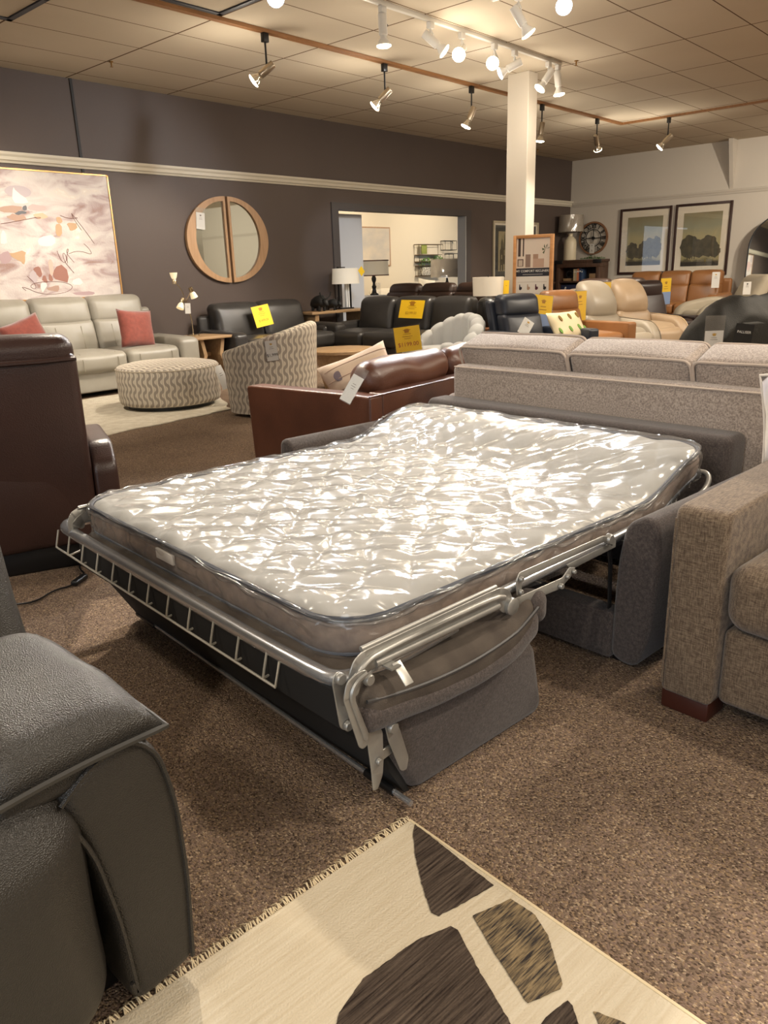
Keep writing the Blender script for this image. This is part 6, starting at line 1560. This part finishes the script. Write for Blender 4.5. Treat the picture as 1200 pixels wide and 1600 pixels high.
M_LEAF = mat('boxwood_green', (48, 104, 28), .6, var=(20, (80, 136, 44), .2, (1, 1, 1)))
gb = bmesh.new(); rnd = random.Random(5)
for i in range(420):
    x, y, z = rnd.gauss(0, .09), rnd.gauss(0, .04), abs(rnd.gauss(.0, .03)); x = max(-.26, min(.26, x * 1.5)); z *= (1 - abs(x) / .3)
    q = softbox(.028, .014, .004, r=.002, n=1, k=1) if False else None
    a = rnd.uniform(0, 6.28); c1, s1 = math.cos(a), math.sin(a); tl = rnd.uniform(-.6, .9)
    P_ = [(0, 0), (.012, .007), (.028, 0), (.012, -.007)]
    vs = [gb.verts.new((y + px * c1 - py * s1, x + px * s1 + py * c1, z + .012 + px * tl)) for px, py in P_]; gb.faces.new(vs)
f = obj('leaves', gb, M_LEAF, GA, angle=10); f['kind'] = 'stuff'
obj('stem', tube([(0, -.28, .012), (.01, 0, .012), (0, .28, .012)], .004, 6), M_LEAF, GA)

# ---------------------------------------------------------------- framed castle prints on the dark wall behind the column
M_CHF = mat('champagne_frame', (190, 178, 152), .35, .3); M_DKMAT = mat('charcoal_mount', (62, 62, 60), .7)
def castle(t, aw, ah):
    obj('dark_mount', box(-aw / 2 - .10, aw / 2 + .10, -.0155, -.013, -ah / 2 - .11, ah / 2 + .11), M_DKMAT, t, smooth=False)
    obj('print', box(-aw / 2, aw / 2, -.018, -.015, -ah / 2, ah / 2), mat('aged_paper', (178, 166, 132), .8, var=(8, (150, 138, 106), .2, (1, 1, 1))), t, smooth=False)
    ink = mat('etching_ink', (92, 84, 66), .8)
    obj('etched_building', prism([(-.16, -.36), (.16, -.36), (.16, .02), (.13, .06), (.13, .16), (.09, .26), (.05, .16), (.05, .06), (.0, .36), (-.05, .06), (-.05, .16), (-.09, .24), (-.13, .16), (-.13, .06), (-.16, .02)], -.0195, -.0175, 'xz'), ink, t, smooth=False)
    pl = mat('etching_paper_gap', (164, 152, 120), .8)
    for x, z, w2, h2 in ((-.09, -.30, .03, .10), (0, -.30, .04, .13), (.09, -.30, .03, .10), (-.09, -.10, .025, .08), (.09, -.10, .025, .08), (0, -.02, .02, .10)):
        obj('etched_window', box(x - w2, x + w2 * .2, -.0205, -.019, z - h2 / 2, z + h2 / 2), pl, t, smooth=False)
framed('framed_print', 'champagne framed etching of a tall gabled building left of the white column', (13.17, YW - .005, 1.475), .80, 1.10, .035, .15, M_CHF, castle, rz=0)
framed('framed_print', 'champagne framed print mostly hidden behind the white column', (14.00, YW - .005, 1.475), .78, 1.10, .035, .15, M_CHF, castle, rz=0)
SBK = thing('dark_sideboard', 'black cabinet against the dark wall behind the white column', 'cabinet', (13.3, 8.35, 0))
obj('cabinet_body', box(-.9, .9, -.24, .26, .06, .84, .004), mat('black_cabinet', (34, 30, 30), .5), SBK); obj('cabinet_top', box(-.93, .93, -.26, .27, .84, .87, .003), M_DKOAK, SBK)
for x in (-.80, .80): obj('leg', box(x - .03, x + .03, -.2, .2, 0, .06), M_BLACKM, SBK)
for x in (-.45, .45): 
    d_ = obj('cabinet_door', box(x - .43, x + .43, -.252, -.24, .09, .81, .003), mat('black_door', (40, 36, 36), .5), SBK); obj('handle', box(x * .15 - .008, x * .15 + .008, -.268, -.252, .40, .52, .002), M_STEEL, d_)

# ================================================================ the next room
def cloud_art(t, aw, ah):
    m = mat('painted_clouds', (176, 172, 166), .8, var=(1.6, (216, 200, 176), .2, (1, 1, 1.6)))
    obj('print', box(-aw / 2, aw / 2, -.03, -.013, -ah / 2, ah / 2), m, t, smooth=False)
framed('framed_painting', 'oak framed painting of pale clouds seen through the wide opening', (13.55, 12.495, 1.73), 1.32, .86, .03, .0, M_OAKF, cloud_art, rz=0)
framed('framed_painting', 'thin framed pale picture at the right end of the next room wall', (17.60, 12.495, 1.62), .75, 1.2, .025, .0, M_OAKF, cloud_art, rz=0)
WS = thing('wire_shelf', 'black wire wall shelf with trailing plants in the next room', 'shelf', (15.58, 12.49, 1.40))
def wbox(x0, x1, z0, z1, d_, bm):
    for x in (x0, x1):
        for z in (z0, z1): tube([(x, -d_, z), (x, 0, z)], .008, 5, bm=bm)
    for y in (-d_, 0):
        tube([(x0, y, z0), (x1, y, z0), (x1, y, z1), (x0, y, z1)], .008, 5, closed=True, bm=bm)
M_GOLDW = mat('bronze_wire', (110, 86, 56), .4, .7)
wb = bmesh.new(); wbox(-.47, .47, -.02, .38, .16, wb); obj('wire_frame', wb, M_GOLDW, WS)
wb = bmesh.new(); wbox(-.42, .42, -.35, -.12, .16, wb); tube([(0, -.16, -.35), (0, -.16, -.12)], .008, 5, bm=wb); tube([(-.3, -.08, -.12), (-.3, -.08, .02)], .008, 5, bm=wb); obj('wire_frame', wb, M_GOLDW, WS)
for z in (.14, -.02, -.12, -.35): obj('shelf_board', box(-.45, .45, -.15, 0, z - .008, z + .008), M_GOLDW, WS)
pk = tag(obj('green_picture', box(15.25, 15.45, 12.36, 12.38, 1.56, 1.78, .002), mat('olive_print', (136, 142, 62), .7)), 'small olive green square picture on the wire shelf', 'picture')
def trailing(x, z, label, seed):
    t = thing('trailing_plant', label, 'plant', (x, 12.40, z)); rnd = random.Random(seed); bm = bmesh.new()
    for i in range(150):
        px = rnd.gauss(0, .11); pz = rnd.uniform(-.05, .07) if abs(px) < .12 else rnd.uniform(-.22, .03)
        a = rnd.uniform(0, 6.28); r = .024; py = rnd.uniform(-.07, .03)
        vs = [bm.verts.new((px + r * math.cos(a + k * PI / 2) * (1 if k % 2 else .5), py + rnd.uniform(-.01, .01), pz + r * math.sin(a + k * PI / 2) * (1 if k % 2 else .5))) for k in range(4)]; bm.faces.new(vs)
    o = obj('leaves', bm, mat('ivy_green', (96, 132, 58), .6), t, angle=10); o['kind'] = 'stuff'
    obj('pot', lathe([(.035, -.02), (.045, .05)], 14), M_WHITEC, t)
trailing(15.45, 1.40, 'trailing green plant at the left of the wire shelf', 1); trailing(15.88, 1.44, 'green plant at the right of the wire shelf', 2)
for i, (x, lab) in enumerate(((15.42, 'left patterned box in the lower wire shelf'), (15.84, 'right patterned box in the lower wire shelf'))):
    tag(obj('storage_box', box(x - .16, x + .16, 12.35, 12.47, 1.06, 1.25, .004), mat('speckled_box', (222, 214, 196), .8, var=(40, (110, 100, 86), .06, (1, 1, 1)))), lab, 'box', 'boxes on the wire shelf')
for i, (x, z, w2, h2, lab) in enumerate(((16.40, 1.76, .48, .22, 'upper open wire cube shelf on the next room wall'), (16.50, 1.46, .36, .20, 'lower open wire cube shelf on the next room wall'))):
    wb = bmesh.new(); wbox(-w2 / 2, w2 / 2, -h2 / 2, h2 / 2, .14, wb); tube([(0, -.14, -h2 / 2), (0, -.14, h2 / 2)], .008, 5, bm=wb)
    o = obj('wire_cube', wb, M_BLACKM); o.location = (x, 12.48, z); tag(o, lab, 'shelf', 'wire cube shelves')
# lamp, console and decorations left in the opening
CB = thing('white_console', 'pale console with books left in the next room opening', 'table', (11.55, 11.15, 0))
obj('table_top', box(-.60, .75, -.22, .22, .68, .72, .003), M_WHITEC, CB)
for x in (-.55, .68): obj('side_panel', box(x - .02, x + .02, -.2, .2, 0, .68), M_OAK, CB)
FL = thing('table_lamp', 'lamp with a turned black base and grey banded shade in the next room', 'lamp', (12.02, 11.02, .72))
obj('lamp_base', lathe([(.09, 0), (.09, .02), (.05, .05), (.035, .12), (.05, .17), (.03, .20), (.025, .24), (.045, .29), (.05, .33), (.03, .38), (.015, .42)], 20), M_BLKP, FL)
obj('lamp_shade', drum_shade(.31, .30, .38, .68), mat('grey_shade', (186, 178, 160), .7, emit=((255, 230, 190), .12)), FL)
for z in (.38, .665): obj('shade_band', drum_shade(.313, .313, z, z + .02), mat('maroon_band', (96, 56, 44), .7), FL)
for i, (x, c, lab) in enumerate(((11.62, (62, 70, 92), 'blue book upright behind the next room lamp, left one'), (11.68, (74, 92, 120), 'blue book upright behind the next room lamp, middle one'), (11.75, (52, 50, 54), 'dark book upright behind the next room lamp, right one'))):
    t = thing('book', lab, 'book', (x, 11.2, .72), group='books in the next room'); obj('cover', box(-.026, .026, -.09, .09, 0, .24, .002), mat('book_cover', c, .6), t); obj('pages', box(-.022, .022, -.085, .093, .004, .236), M_WHITEC, t, smooth=False)
gv = lathe([(.06, 0), (.065, .02), (.065, .24)], 24, cap=False); o = obj('glass_vase', gv, M_CLEAR); o.location = (12.22, 11.1, .722); tag(o, 'clear glass cylinder vase right of the next room lamp', 'vase')
M_WHITEF = mat('white_slipcover', (226, 216, 194), .9)
sofa('white_sofa', 'white slipcovered sofa against the far wall of the next room', (14.3, 11.85, 0), 0, M_WHITEF, W=2.7, D=.9, n=2, seat_z=.46, arm_z=.66, arm_w=.22, back_z=.80, back_t=.26)
pillow('large white pillow on the white sofa in the next room', (14.55, 11.62, .76), (-.25, .1, .1), M_WHITEF, .7, .46, .2)
SLm = thing('table_lamp', 'dark faceted lamp with a plastic-wrapped shade right in the opening', 'lamp', (14.40, 10.95, .62))
obj('lamp_base', lathe([(.20, 0), (.21, .06), (.17, .16), (.09, .24), (.03, .30), (.02, .38)], 10), mat('charcoal_glaze', (58, 56, 58), .4), SLm, angle=10)
obj('lamp_shade', drum_shade(.37, .36, .40, .78), M_GSH, SLm)
wv = drum_shade(.378, .368, .39, .80, 40); wob(wv, .012, 8, 3); obj('plastic_wrap', wv, M_CLEAR, SLm, angle=180)
TB2 = thing('dark_end_table', 'dark round end table under the plastic-wrapped lamp in the next room', 'table', (14.40, 10.95, 0))
obj('table_top', lathe([(.32, .58), (.32, .62), (.001, .62)], 32), M_DKOAK, TB2); obj('table_base', lathe([(.20, 0), (.06, .1), (.06, .58)], 24), M_DKOAK, TB2)
